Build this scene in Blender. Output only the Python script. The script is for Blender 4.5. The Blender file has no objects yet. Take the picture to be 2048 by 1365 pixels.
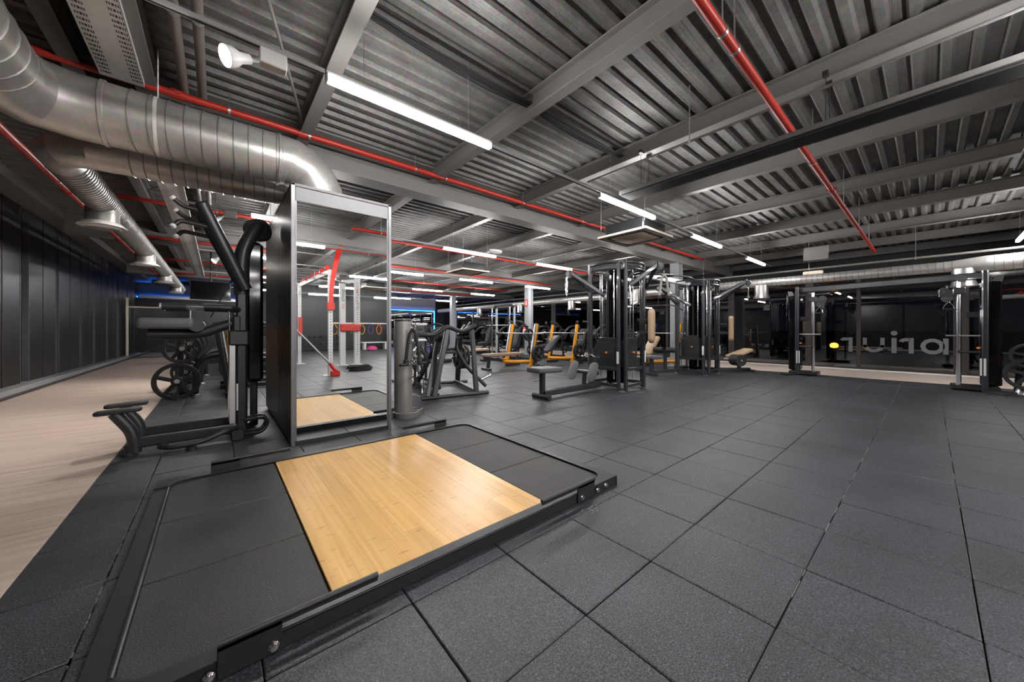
import bpy, math, random
from mathutils import Vector, Matrix

# ------------------------------------------------------------------ scene, camera, world, exposure
SC = bpy.context.scene
COL = SC.collection
random.seed(7)
PI = math.pi
V = Vector

cam_data = bpy.data.cameras.new('camera')
cam = bpy.data.objects.new('camera', cam_data)
COL.objects.link(cam)
cam.location = (0, 0, 1.12)
cam.rotation_euler = (PI/2, 0, math.radians(-40.063))
cam_data.sensor_width = 36.0
cam_data.lens = 12.331
cam_data.shift_y = -0.0105
cam_data.clip_start = 0.05
cam_data.clip_end = 200
SC.camera = cam

world = bpy.data.worlds.new('night')
SC.world = world
world.use_nodes = True
world.node_tree.nodes['Background'].inputs[0].default_value = (0.02, 0.025, 0.04, 1)
world.node_tree.nodes['Background'].inputs[1].default_value = 0.15

SC.view_settings.view_transform = 'Standard'
SC.view_settings.look = 'None'
SC.view_settings.gamma = 1.0
SC.view_settings.use_curve_mapping = False
SC.view_settings.exposure = 1.2
SC.cycles.use_denoising = True
SC.cycles.max_bounces = 8
SC.cycles.diffuse_bounces = 5
SC.cycles.glossy_bounces = 4
SC.cycles.transparent_max_bounces = 8
SC.cycles.caustics_reflective = False
SC.cycles.caustics_refractive = False
SC.cycles.sample_clamp_indirect = 6.0

LED_POWER = 62.0        # radiance of the linear luminaires
BLUE_POWER = 11.0
SPOT_POWER = 90.0       # lamp discs of the track spots

# ------------------------------------------------------------------ materials
def new_mat(name):
    m = bpy.data.materials.new(name)
    m.use_nodes = True
    nt = m.node_tree
    b = nt.nodes['Principled BSDF']
    return m, nt, b

def mat(name, col, rough=0.5, metal=0.0, var=0.12, scale=8.0, bump=0.0, bscale=60.0, spec=0.5, coat=0.0):
    m, nt, b = new_mat(name)
    N, L = nt.nodes, nt.links
    tc = N.new('ShaderNodeTexCoord')
    nz = N.new('ShaderNodeTexNoise'); nz.inputs['Scale'].default_value = scale; nz.inputs['Detail'].default_value = 4
    L.new(tc.outputs['Object'], nz.inputs['Vector'])
    mx = N.new('ShaderNodeMix'); mx.data_type = 'RGBA'
    c = list(col)
    mx.inputs[6].default_value = (*[x*(1-var) for x in c], 1)
    mx.inputs[7].default_value = (*[min(1, x*(1+var)) for x in c], 1)
    L.new(nz.outputs['Fac'], mx.inputs[0])
    L.new(mx.outputs[2], b.inputs['Base Color'])
    b.inputs['Roughness'].default_value = rough
    b.inputs['Metallic'].default_value = metal
    b.inputs['Specular IOR Level'].default_value = spec
    if coat: b.inputs['Coat Weight'].default_value = coat
    if bump:
        n2 = N.new('ShaderNodeTexNoise'); n2.inputs['Scale'].default_value = bscale; n2.inputs['Detail'].default_value = 6
        L.new(tc.outputs['Object'], n2.inputs['Vector'])
        bp = N.new('ShaderNodeBump'); bp.inputs['Strength'].default_value = bump; bp.inputs['Distance'].default_value = 0.01
        L.new(n2.outputs['Fac'], bp.inputs['Height']); L.new(bp.outputs['Normal'], b.inputs['Normal'])
    return m

def emit(name, col, power):
    m, nt, b = new_mat(name)
    b.inputs['Base Color'].default_value = (*col, 1)
    b.inputs['Emission Color'].default_value = (*col, 1)
    b.inputs['Emission Strength'].default_value = power
    return m

def ramp(nt, fac, stops):
    r = nt.nodes.new('ShaderNodeValToRGB')
    el = r.color_ramp.elements
    while len(el) < len(stops): el.new(0.5)
    for e, (p, c) in zip(el, stops):
        e.position = p; e.color = (*c, 1)
    nt.links.new(fac, r.inputs['Fac'])
    return r.outputs['Color']

def mat_rubber(name, lo, hi, rough=0.62, speck=0.5):
    m, nt, b = new_mat(name); N, L = nt.nodes, nt.links
    g = N.new('ShaderNodeNewGeometry')
    n1 = N.new('ShaderNodeTexNoise'); n1.inputs['Scale'].default_value = 150; n1.inputs['Detail'].default_value = 3
    n2 = N.new('ShaderNodeTexNoise'); n2.inputs['Scale'].default_value = 1.7; n2.inputs['Detail'].default_value = 5
    n3 = N.new('ShaderNodeTexVoronoi'); n3.inputs['Scale'].default_value = 260
    for n in (n1, n2, n3): L.new(g.outputs['Position'], n.inputs['Vector'])
    base = ramp(nt, n1.outputs['Fac'], [(0.40, lo), (0.60, hi)])
    mul = N.new('ShaderNodeMix'); mul.data_type = 'RGBA'; mul.blend_type = 'MULTIPLY'; mul.inputs[0].default_value = 1.0
    L.new(base, mul.inputs[6])
    L.new(ramp(nt, n2.outputs['Fac'], [(0.3, (0.66, 0.66, 0.66)), (0.7, (1.32, 1.32, 1.34))]), mul.inputs[7])
    sp = N.new('ShaderNodeMix'); sp.data_type = 'RGBA'
    fac = ramp(nt, n3.outputs['Color'], [(0.80, (0, 0, 0)), (0.90, (speck, speck, speck))])
    L.new(fac, sp.inputs[0]); L.new(mul.outputs[2], sp.inputs[6])
    sp.inputs[7].default_value = (hi[0]*3.2, hi[1]*3.2, hi[2]*3.3, 1)
    L.new(sp.outputs[2], b.inputs['Base Color'])
    b.inputs['Roughness'].default_value = rough
    b.inputs['Specular IOR Level'].default_value = 0.5
    bp = N.new('ShaderNodeBump'); bp.inputs['Strength'].default_value = 0.55; bp.inputs['Distance'].default_value = 0.004
    L.new(n1.outputs['Fac'], bp.inputs['Height']); L.new(bp.outputs['Normal'], b.inputs['Normal'])
    return m

def mat_wood(name, stops, axis, grain=28, rough=0.45, plank=None, marks=False):
    # grain drawn out along one world axis; plank = (width, length) of glued strips
    m, nt, b = new_mat(name); N, L = nt.nodes, nt.links
    g = N.new('ShaderNodeNewGeometry')
    mp = N.new('ShaderNodeMapping')
    mp.inputs['Scale'].default_value = (0.9, grain, 1) if axis == 'x' else (grain, 0.9, 1)
    L.new(g.outputs['Position'], mp.inputs['Vector'])
    n1 = N.new('ShaderNodeTexNoise'); n1.inputs['Scale'].default_value = 1.0; n1.inputs['Detail'].default_value = 7; n1.inputs['Roughness'].default_value = 0.62
    L.new(mp.outputs['Vector'], n1.inputs['Vector'])
    col = ramp(nt, n1.outputs['Fac'], stops)
    if plank:
        bk = N.new('ShaderNodeTexBrick'); bk.offset = 0.37; bk.offset_frequency = 2
        bk.inputs['Scale'].default_value = 1; bk.inputs['Mortar Size'].default_value = 0.0009
        bk.inputs['Brick Width'].default_value = plank[1]; bk.inputs['Row Height'].default_value = plank[0]
        bk.inputs['Color1'].default_value = (0.88, 0.86, 0.84, 1); bk.inputs['Color2'].default_value = (1.08, 1.08, 1.08, 1)
        bk.inputs['Mortar'].default_value = (0.8, 0.75, 0.68, 1); bk.inputs['Bias'].default_value = 0.1
        m2 = N.new('ShaderNodeMapping')
        if axis == 'y': m2.inputs['Rotation'].default_value = (0, 0, PI/2)
        L.new(g.outputs['Position'], m2.inputs['Vector']); L.new(m2.outputs['Vector'], bk.inputs['Vector'])
        mul = N.new('ShaderNodeMix'); mul.data_type = 'RGBA'; mul.blend_type = 'MULTIPLY'; mul.inputs[0].default_value = 1.0
        L.new(col, mul.inputs[6]); L.new(bk.outputs['Color'], mul.inputs[7]); col = mul.outputs[2]
    if marks:   # bamboo nodes: short dark dashes across the strips
        m3 = N.new('ShaderNodeMapping'); m3.inputs['Scale'].default_value = (38, 150, 1) if axis == 'y' else (150, 38, 1)
        L.new(g.outputs['Position'], m3.inputs['Vector'])
        v = N.new('ShaderNodeTexNoise'); v.inputs['Scale'].default_value = 0.33; v.inputs['Detail'].default_value = 1
        L.new(m3.outputs['Vector'], v.inputs['Vector'])
        mk = N.new('ShaderNodeMix'); mk.data_type = 'RGBA'; mk.blend_type = 'MULTIPLY'; mk.inputs[0].default_value = 1.0
        L.new(col, mk.inputs[6]); L.new(ramp(nt, v.outputs['Fac'], [(0.24, (0.72, 0.62, 0.48)), (0.34, (1, 1, 1))]), mk.inputs[7]); col = mk.outputs[2]
    L.new(col, b.inputs['Base Color'])
    b.inputs['Roughness'].default_value = rough
    return m

def mat_deck(name):
    m, nt, b = new_mat(name); N, L = nt.nodes, nt.links
    g = N.new('ShaderNodeNewGeometry')
    n1 = N.new('ShaderNodeTexNoise'); n1.inputs['Scale'].default_value = 5; n1.inputs['Detail'].default_value = 6
    n2 = N.new('ShaderNodeTexVoronoi'); n2.inputs['Scale'].default_value = 40
    L.new(g.outputs['Position'], n1.inputs['Vector']); L.new(g.outputs['Position'], n2.inputs['Vector'])
    a = ramp(nt, n1.outputs['Fac'], [(0.3, (0.15, 0.147, 0.142)), (0.7, (0.23, 0.225, 0.218))])
    mul = N.new('ShaderNodeMix'); mul.data_type = 'RGBA'; mul.blend_type = 'MULTIPLY'; mul.inputs[0].default_value = 0.3
    L.new(a, mul.inputs[6]); L.new(n2.outputs['Color'], mul.inputs[7])
    # stamped slots running along the ribs
    mp = N.new('ShaderNodeMapping'); mp.inputs['Scale'].default_value = (1, 1, 1)
    L.new(g.outputs['Position'], mp.inputs['Vector'])
    bk = N.new('ShaderNodeTexBrick'); bk.offset = 0.5
    bk.inputs['Scale'].default_value = 1; bk.inputs['Brick Width'].default_value = 0.09; bk.inputs['Row Height'].default_value = 0.03
    bk.inputs['Mortar Size'].default_value = 0.012; bk.inputs['Mortar Smooth'].default_value = 0.3
    L.new(mp.outputs['Vector'], bk.inputs['Vector'])
    L.new(mul.outputs[2], b.inputs['Base Color'])
    bp = N.new('ShaderNodeBump'); bp.inputs['Strength'].default_value = 0.35; bp.inputs['Distance'].default_value = 0.006
    L.new(bk.outputs['Fac'], bp.inputs['Height']); L.new(bp.outputs['Normal'], b.inputs['Normal'])
    b.inputs['Metallic'].default_value = 0.35
    b.inputs['Roughness'].default_value = 0.55
    return m

def mat_glass(name, tint=(0.75, 0.78, 0.8), ior=1.5, rough=0.0):
    m = bpy.data.materials.new(name); m.use_nodes = True
    nt = m.node_tree; nt.nodes.clear(); N, L = nt.nodes, nt.links
    out = N.new('ShaderNodeOutputMaterial'); mix = N.new('ShaderNodeMixShader')
    tr = N.new('ShaderNodeBsdfTransparent'); tr.inputs[0].default_value = (*tint, 1)
    gl = N.new('ShaderNodeBsdfGlossy'); gl.inputs['Roughness'].default_value = rough; gl.inputs['Color'].default_value = (0.95, 0.97, 1, 1)
    fr = N.new('ShaderNodeFresnel'); fr.inputs['IOR'].default_value = ior
    L.new(fr.outputs[0], mix.inputs[0]); L.new(tr.outputs[0], mix.inputs[1]); L.new(gl.outputs[0], mix.inputs[2]); L.new(mix.outputs[0], out.inputs[0])
    return m

def mat_galv(name, col=(0.62, 0.61, 0.58), rough=0.3):
    m, nt, b = new_mat(name); N, L = nt.nodes, nt.links
    tc = N.new('ShaderNodeTexCoord')
    v = N.new('ShaderNodeTexVoronoi'); v.inputs['Scale'].default_value = 30
    n = N.new('ShaderNodeTexNoise'); n.inputs['Scale'].default_value = 4; n.inputs['Detail'].default_value = 5
    L.new(tc.outputs['Object'], v.inputs['Vector']); L.new(tc.outputs['Object'], n.inputs['Vector'])
    mx = N.new('ShaderNodeMix'); mx.data_type = 'RGBA'; mx.blend_type = 'MULTIPLY'; mx.inputs[0].default_value = 0.16
    c = ramp(nt, n.outputs['Fac'], [(0.3, tuple(x*0.85 for x in col)), (0.7, col)])
    L.new(c, mx.inputs[6]); L.new(v.outputs['Color'], mx.inputs[7]); L.new(mx.outputs[2], b.inputs['Base Color'])
    b.inputs['Metallic'].default_value = 0.62; b.inputs['Roughness'].default_value = rough
    rr = N.new('ShaderNodeMapRange'); rr.inputs[3].default_value = rough*0.7; rr.inputs[4].default_value = rough*1.4
    L.new(n.outputs['Fac'], rr.inputs[0]); L.new(rr.outputs[0], b.inputs['Roughness'])
    return m

M = {}
M['rubber'] = mat_rubber('rubber_crumb', (0.016, 0.017, 0.0205), (0.064, 0.068, 0.080), 0.45)
M['mat'] = mat_rubber('fine_rubber', (0.026, 0.0255, 0.025), (0.044, 0.043, 0.042), 0.6, 0.12)
M['slab'] = mat('floor_slab', (0.012, 0.012, 0.012), 0.9)
M['dust'] = mat('pale_grit', (0.20, 0.195, 0.185), 0.9, 0, 0.3, 60)
M['oak'] = mat_wood('pale_oak', [(0.28, (0.42, 0.325, 0.265)), (0.5, (0.57, 0.455, 0.385)), (0.74, (0.67, 0.555, 0.48))], 'x', 16, 0.42)
M['bamboo'] = mat_wood('bamboo', [(0.25, (0.62, 0.34, 0.095)), (0.5, (0.76, 0.45, 0.15)), (0.75, (0.84, 0.53, 0.21))], 'y', 40, 0.32, (0.095, 1.3), True)
M['oak_lit'] = mat_wood('lit_oak', [(0.28, (0.62, 0.50, 0.43)), (0.5, (0.78, 0.65, 0.57)), (0.74, (0.86, 0.74, 0.66))], 'y', 16, 0.4)  # the aisle oak over again, lightened in colour to look lit
M['deck'] = mat_deck('galvanised_deck')
M['beam'] = mat('grey_beam_paint', (0.185, 0.175, 0.168), 0.5, 0.0, 0.08, 3)
M['galv'] = mat_galv('galvanised_duct', (0.60, 0.59, 0.565), 0.33)
M['galv_flat'] = mat('zinc_tray', (0.74, 0.73, 0.70), 0.5, 0.15, 0.1, 12)
M['seam'] = mat_galv('duct_seam', (0.36, 0.355, 0.34), 0.4)
M['red'] = mat('red_pipe_paint', (0.40, 0.022, 0.012), 0.42, 0, 0.1, 5)
M['rigred'] = mat('rig_red', (0.62, 0.02, 0.012), 0.35, 0, 0.06)
M['white'] = mat('white_powder_coat', (0.70, 0.70, 0.69), 0.4, 0, 0.04)
M['offwhite'] = mat('off_white_plastic', (0.78, 0.70, 0.57), 0.5, 0, 0.04)
M['cream'] = mat('cream_grille', (0.85, 0.66, 0.47), 0.6, 0, 0.08)
M['black'] = mat('black_powder_coat', (0.018, 0.018, 0.019), 0.42, 0.0, 0.15, 6, 0.06, 250)
M['char'] = mat('charcoal_steel', (0.021, 0.022, 0.025), 0.38, 0.1, 0.12, 6)
M['header'] = mat('pale_grey_panel', (0.20, 0.20, 0.21), 0.6, 0, 0.04)
M['post'] = mat('grey_anodised', (0.16, 0.16, 0.17), 0.35, 0.5, 0.06)
M['trayedge'] = mat('dull_tray_edge', (0.09, 0.087, 0.085), 0.6)
M['gloss'] = mat('black_gloss_panel', (0.005, 0.005, 0.006), 0.07, 0, 0.1, 4, spec=0.25)
M['towerpaint'] = mat('blue_grey_steel', (0.034, 0.037, 0.045), 0.27, 0.15, 0.1, 6, coat=0.25)
M['rubberblk'] = mat('black_rubber', (0.014, 0.014, 0.015), 0.6, 0, 0.15, 12)
M['pad'] = mat('grey_upholstery', (0.085, 0.088, 0.098), 0.5, 0, 0.06, 20, 0.1, 300)
M['padblk'] = mat('black_upholstery', (0.022, 0.022, 0.024), 0.48, 0, 0.08, 20, 0.1, 300)
M['tan'] = mat('tan_upholstery', (0.47, 0.33, 0.21), 0.5, 0, 0.06, 14, 0.1, 300)
M['brown'] = mat('brown_upholstery', (0.24, 0.165, 0.12), 0.5, 0, 0.06, 14, 0.1, 300)
M['yellow'] = mat('yellow_paint', (0.78, 0.33, 0.012), 0.35, 0, 0.05, coat=0.3)
M['chrome'] = mat('chrome', (0.78, 0.78, 0.78), 0.14, 1.0, 0.03)
M['steel'] = mat('brushed_steel', (0.5, 0.5, 0.5), 0.32, 0.9, 0.08)
M['alu'] = mat('aluminium', (0.52, 0.52, 0.54), 0.4, 0.7, 0.06)
M['greycyl'] = mat('grey_lacquer', (0.21, 0.205, 0.20), 0.38, 0.2, 0.06, 4)
M['greypipe'] = mat('grey_plastic_pipe', (0.20, 0.18, 0.165), 0.5, 0, 0.06)
M['colgrey'] = mat('light_grey_paint', (0.40, 0.42, 0.44), 0.45, 0, 0.05)
M['wallblk'] = mat('black_wall_paint', (0.010, 0.0105, 0.012), 0.5, 0, 0.15, 3)
M['panelblk'] = mat('black_satin_panel', (0.007, 0.0066, 0.0063), 0.36, 0, 0.15, 2)
M['mullion'] = mat('dark_bronze_frame', (0.05, 0.044, 0.043), 0.4, 0.4, 0.1)
M['wallgrey'] = mat('grey_plaster', (0.34, 0.33, 0.33), 0.7, 0, 0.05, 3)
M['concrete'] = mat('raw_soffit', (0.19, 0.18, 0.17), 0.8, 0, 0.25, 7, 0.4, 30)
M['ledge'] = mat('grey_stone_ledge', (0.25, 0.25, 0.26), 0.45, 0, 0.1, 9)
M['mirror'] = mat('mirror_glass', (0.86, 0.88, 0.88), 0.012, 1.0, 0.0)
M['glass'] = mat_glass('window_glass', (0.6, 0.58, 0.56), 2.0)
M['clear'] = mat_glass('clear_glass', (0.9, 0.94, 0.96), 1.3)
M['night'] = mat('dark_exterior', (0.05, 0.042, 0.035), 0.9)
M['frost'] = mat('frosted_vinyl', (0.14, 0.14, 0.145), 0.6, 0, 0.05)
M['rope'] = mat('black_rope', (0.022, 0.022, 0.022), 0.8, 0, 0.3, 90)
M['ropegrey'] = mat('grey_rope', (0.34, 0.33, 0.31), 0.8, 0, 0.2, 90)
M['blue'] = mat('blue_print', (0.02, 0.08, 0.5), 0.5)
M['pink'] = mat('pink_rubber', (0.68, 0.04, 0.24), 0.4)
M['purple'] = mat('purple_rubber', (0.10, 0.05, 0.26), 0.4)
M['orange'] = mat('orange_plastic', (0.85, 0.22, 0.03), 0.4)
M['green'] = mat('green_rubber', (0.02, 0.22, 0.15), 0.4)
M['print'] = mat('black_print', (0.012, 0.012, 0.012), 0.5)
M['led'] = emit('led_diffuser', (1.0, 0.975, 0.955), LED_POWER)
M['lamp'] = emit('spot_lamp_face', (1.0, 0.95, 0.86), SPOT_POWER)
M['blueled'] = emit('blue_led_strip', (0.01, 0.13, 1.0), BLUE_POWER)
M['street'] = emit('sodium_lamp', (1.0, 0.30, 0.02), 14.0)
M['blueled2'] = emit('blue_cove_strip', (0.01, 0.16, 1.0), 45.0)

# ------------------------------------------------------------------ mesh builder
def basis(d):
    d = d.normalized()
    a = V((0, 0, 1)) if abs(d.z) < 0.94 else V((1, 0, 0))
    x = a.cross(d).normalized()
    return x, d.cross(x).normalized()

class MB:
    def __init__(s): s.v = []; s.f = []
    def add(s, vs, fs):
        o = len(s.v); s.v += [tuple(p) for p in vs]; s.f += [tuple(i+o for i in f) for f in fs]; return s
    def loft(s, rings, closed=False, caps=True):
        n = len(rings[0]); vs = [p for r in rings for p in r]; fs = []
        m = len(rings)
        for i in range(m if closed else m-1):
            j = (i+1) % m
            for k in range(n):
                l = (k+1) % n
                fs.append((i*n+k, i*n+l, j*n+l, j*n+k))
        if caps and not closed:
            fs.append(tuple(range(n-1, -1, -1))); fs.append(tuple((m-1)*n+k for k in range(n)))
        return s.add(vs, fs)
    def box(s, c, d, ch=0.0, rz=0.0):
        # axis box centred at c with size d, chamfered when ch > 0, turned about z
        c = V(c); hx, hy, hz = d[0]/2, d[1]/2, d[2]/2
        ch = min(ch, hx*0.8, hy*0.8, hz*0.8)
        R = Matrix.Rotation(rz, 3, 'Z')
        def rect(x, y, z, e):
            if e <= 0: pts = [(-x, -y), (x, -y), (x, y), (-x, y)]
            else: pts = [(-x+e, -y), (x-e, -y), (x, -y+e), (x, y-e), (x-e, y), (-x+e, y), (-x, y-e), (-x, -y+e)]
            return [c + R @ V((a, b, z)) for a, b in pts]
        if ch <= 0: return s.loft([rect(hx, hy, -hz, 0), rect(hx, hy, hz, 0)])
        return s.loft([rect(hx-ch, hy-ch, -hz, ch*0.5), rect(hx, hy, -hz+ch, ch), rect(hx, hy, hz-ch, ch), rect(hx-ch, hy-ch, hz, ch*0.5)])
    def b2(s, lo, hi, ch=0.0):
        return s.box([(a+b)/2 for a, b in zip(lo, hi)], [abs(b-a) for a, b in zip(lo, hi)], ch)
    def bar(s, p, q, w, h, ch=0.006, up=(0, 0, 1)):
        # rectangular tube from p to q; h measured along 'up', w across
        p, q = V(p), V(q); d = (q-p).normalized(); u = V(up)
        if abs(d.dot(u)) > 0.97: u = V((0, 1, 0)) if abs(d.y) < 0.9 else V((1, 0, 0))
        x = d.cross(u).normalized(); y = x.cross(d).normalized()
        a, b = w/2, h/2; e = min(ch, a*0.7, b*0.7)
        pr = [(-a+e, -b), (a-e, -b), (a, -b+e), (a, b-e), (a-e, b), (-a+e, b), (-a, b-e), (-a, -b+e)]
        return s.loft([[o + x*i + y*j for i, j in pr] for o in (p, q)])
    def cyl(s, p, q, r, r2=None, n=16, caps=True):
        p, q = V(p), V(q); x, y = basis(q-p); r2 = r if r2 is None else r2
        ring = lambda o, R: [o + x*(R*math.cos(2*PI*k/n)) + y*(R*math.sin(2*PI*k/n)) for k in range(n)]
        return s.loft([ring(p, r), ring(q, r2)], caps=caps)
    def tube(s, path, r, n=10, closed=False, flat=1.0):
        P = [V(p) for p in path]; m = len(P); rings = []
        T = []
        for i in range(m):
            if closed: t = (P[(i+1) % m]-P[i-1])
            else: t = P[min(i+1, m-1)]-P[max(i-1, 0)]
            T.append(t.normalized())
        x, y = basis(T[0])
        for i in range(m):
            if i:
                q = T[i-1].rotation_difference(T[i]); x = q @ x; y = q @ y
            k = 1.0
            if 0 < i < m-1:
                c = max(0.5, (P[i+1]-P[i]).normalized().dot(T[i])); k = 1/c
            rings.append([P[i] + x*(r*math.cos(2*PI*j/n)) + y*(r*flat*math.sin(2*PI*j/n)) for j in range(n)])
        return s.loft(rings, closed=closed)
    def lathe(s, prof, o=(0, 0, 0), axis=(0, 0, 1), n=24, closed=False):
        o = V(o); ax = V(axis).normalized(); x, y = basis(ax); rings = []
        for r, h in prof:
            rings.append([o + ax*h + x*(r*math.cos(2*PI*k/n)) + y*(r*math.sin(2*PI*k/n)) for k in range(n)])
        return s.loft(rings, closed=closed, caps=not closed)
    def prism(s, poly, o, ux, uy, t):
        # flat outline poly in axes ux, uy at o, thickness t along ux x uy
        o, ux, uy = V(o), V(ux).normalized(), V(uy).normalized(); nz = ux.cross(uy)
        a = [o + ux*i + uy*j for i, j in poly]; b = [p + nz*t for p in a]; n = len(a)
        fs = [tuple(range(n-1, -1, -1)), tuple(n+k for k in range(n))]
        fs += [(k, (k+1) % n, n+(k+1) % n, n+k) for k in range(n)]
        return s.add(a+b, fs)
    def pad(s, c, L, W, T, ux, uy, rnd=0.5, n=6, soft=0.35):
        # upholstered cushion: rounded outline L x W in axes ux, uy, soft edges, thickness T centred at c
        c, ux, uy = V(c), V(ux).normalized(), V(uy).normalized(); nz = ux.cross(uy)
        R = min(L, W)/2*rnd
        def out(off):
            r = max(R-off, 0.004); a, b = L/2-off-r, W/2-off-r; pts = []
            for q, (sx, sy) in enumerate(((1, 1), (-1, 1), (-1, -1), (1, -1))):
                for k in range(n+1):
                    th = q*PI/2 + k*PI/2/n
                    pts.append((sx*a + r*math.cos(th), sy*b + r*math.sin(th)))
            return pts
        e = T*soft; rings = []
        for off, h in ((e, -T/2), (e*0.25, -T/2+e*0.35), (0, -T/2+e), (0, T/2-e), (e*0.25, T/2-e*0.35), (e, T/2)):
            rings.append([c + ux*i + uy*j + nz*h for i, j in out(off)])
        return s.loft(rings)
    def build(s, name, material, parent=None, loc=None, smooth=True, ang=38):
        me = bpy.data.meshes.new(name); me.from_pydata(s.v, [], s.f); me.update()
        if smooth:
            me.polygons.foreach_set('use_smooth', [True]*len(me.polygons)); me.set_sharp_from_angle(angle=math.radians(ang))
        if material: me.materials.append(material)
        o = bpy.data.objects.new(name, me); COL.objects.link(o)
        if parent: o.parent = parent
        if loc: o.location = loc
        return o

def arc(c, r, a0, a1, ux, uy, n=8):
    c, ux, uy = V(c), V(ux), V(uy)
    return [c + ux*(r*math.cos(a0+(a1-a0)*k/n)) + uy*(r*math.sin(a0+(a1-a0)*k/n)) for k in range(n+1)]

def fillet(pts, r, n=5):
    P = [V(p) for p in pts]; out = [P[0]]
    for i in range(1, len(P)-1):
        a, b = (P[i-1]-P[i]), (P[i+1]-P[i]); k = min(r, a.length*0.45, b.length*0.45)
        p0, p2 = P[i]+a.normalized()*k, P[i]+b.normalized()*k
        for j in range(n+1):
            t = j/n; out.append(p0*(1-t)**2 + P[i]*(2*t*(1-t)) + p2*t*t)
    return out + [P[-1]]

def tag(o, label=None, cat=None, group=None, kind=None):
    if label: o['label'] = label
    if cat: o['category'] = cat
    if group: o['group'] = group
    if kind: o['kind'] = kind
    return o
def thing(name, label, cat, loc=(0, 0, 0), rz=0.0, group=None):
    o = bpy.data.objects.new(name, None); COL.objects.link(o)
    o.location = loc; o.rotation_euler = (0, 0, rz); o.empty_display_size = 0.1
    return tag(o, label, cat, group)
def struct(mb, name, m, parent=None, **k):
    o = mb.build(name, m, parent, **k); o['kind'] = 'structure'; return o
def copy_tree(o, parent=None):
    c = o.copy(); COL.objects.link(c); c.parent = parent
    for ch in list(o.children): copy_tree(ch, c)
    return c
def sent(parent, base, loc, rz=0):      # local -> world of a placed thing
    return V(loc) + Matrix.Rotation(rz, 3, 'Z') @ V(base)
def text_mesh(s, size, depth=0.002, font_align='CENTER'):
    cu = bpy.data.curves.new('lettering', 'FONT'); cu.body = s; cu.size = size; cu.extrude = depth
    cu.align_x = font_align; cu.align_y = 'CENTER'
    t = bpy.data.objects.new('lettering', cu); COL.objects.link(t)
    bpy.context.view_layer.update()
    me = bpy.data.meshes.new_from_object(t.evaluated_get(bpy.context.evaluated_depsgraph_get()))
    bpy.data.objects.remove(t); return me
def lettering(name, s, size, material, parent, matrix, depth=0.002):
    me = text_mesh(s, size, depth); me.materials.clear(); me.materials.append(material)
    o = bpy.data.objects.new(name, me); COL.objects.link(o); o.parent = parent; o.matrix_local = matrix; return o
# ------------------------------------------------------------------ room shell
XL, XR, YF, YB = -2.95, 13.9, 25.0, -14.0      # left wall, right glazing, far wall, back wall
XW = 15.9                                      # wall above the windows, set back
ZD = 3.66                                      # underside of the deck
Z_LED = 2.91

floor = struct(MB().b2((XL-0.2, YB-0.2, -0.12), (XR+0.2, YF+0.2, -0.022)), 'floor', M['slab'])

# rubber tiles, half a metre square: the 300 largest in view one by one, the rest joined
TX0, TY0, TP = -0.382, 0.372, 0.4985
def fwd(x, y): return 0.6436*x + 0.7653*y
def rgt(x, y): return 0.7652*x - 0.6437*y
cells = []
for i in range(-1, 24):
    for j in range(-29, 50):
        x0, y0 = TX0 + i*TP, TY0 + j*TP
        x1, y1 = x0+TP, y0+TP
        if i == -1: x0 = -0.695
        if y1 > YF or y0 < YB: continue
        xc, yc = (x0+x1)/2, (y0+y1)/2
        f, r = fwd(xc, yc), rgt(xc, yc)
        vis = f > 0.6 and abs(r/f) < 1.62 and 1.12/f < 1.15
        cells.append((0 if vis else 1, math.hypot(f, r), x0, x1, y0, y1, i))
cells.sort()
tile_me = {}
def tile_mesh(w, d):
    k = (round(w, 3), round(d, 3))
    if k not in tile_me:
        o = MB().box((0, 0, -0.011), (w-0.0045, d-0.0045, 0.022), 0.004).build('tile', M['rubber'], floor)
        tile_me[k] = o.data; bpy.data.objects.remove(o)
    return tile_me[k]
rest = MB(); n = 0
for vis, dist, x0, x1, y0, y1, i in cells:
    dz = random.uniform(-0.0022, 0.0012)
    if not vis and n < 300:
        o = bpy.data.objects.new('tile', tile_mesh(x1-x0, y1-y0)); COL.objects.link(o); o.parent = floor
        o.location = ((x0+x1)/2 + random.uniform(-.001, .001), (y0+y1)/2 + random.uniform(-.001, .001), dz); n += 1
    else:
        rest.box(((x0+x1)/2, (y0+y1)/2, -0.011+dz), (x1-x0-0.0045, y1-y0-0.0045, 0.022), 0.004)
tag(rest.build('tile', M['rubber'], floor), kind='stuff')
# pale grit lodged in some of the joints
dust = MB()
for yj, xa, xb in ((TY0, 1.7, 11.3), (TY0-TP, 3.6, 11.4), (TY0+TP, 6.0, 11.2), (TY0-2*TP, 4.6, 11.4)):
    x = xa
    while x < xb:
        l = random.uniform(0.02, 0.16)
        if random.random() < 0.35 + 0.5*(x-xa)/(xb-xa): dust.b2((x, yj-random.uniform(0.0005, 0.0025), -0.012), (x+l, yj+random.uniform(0.0005, 0.0025), -0.0015))
        x += l + random.uniform(0.01, 0.08)
for k in range(40):
    yy = random.uniform(1.2, 3.6); dust.b2((TX0-0.002, yy, -0.012), (TX0+0.002, yy+random.uniform(0.01, 0.05), -0.001))
tag(dust.build('joint_grit', M['dust'], floor), kind='stuff')
ck = MB()
for k in range(22):
    x, y = 1.80 + random.gauss(0, 0.03), 1.36 + random.gauss(0, 0.018)
    ck.box((x, y, 0.0008), (random.uniform(0.003, 0.012), random.uniform(0.002, 0.006), 0.0024), 0, random.uniform(0, 3))
tag(ck.build('chalk_fleck', M['ropegrey'], floor), kind='stuff')
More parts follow.
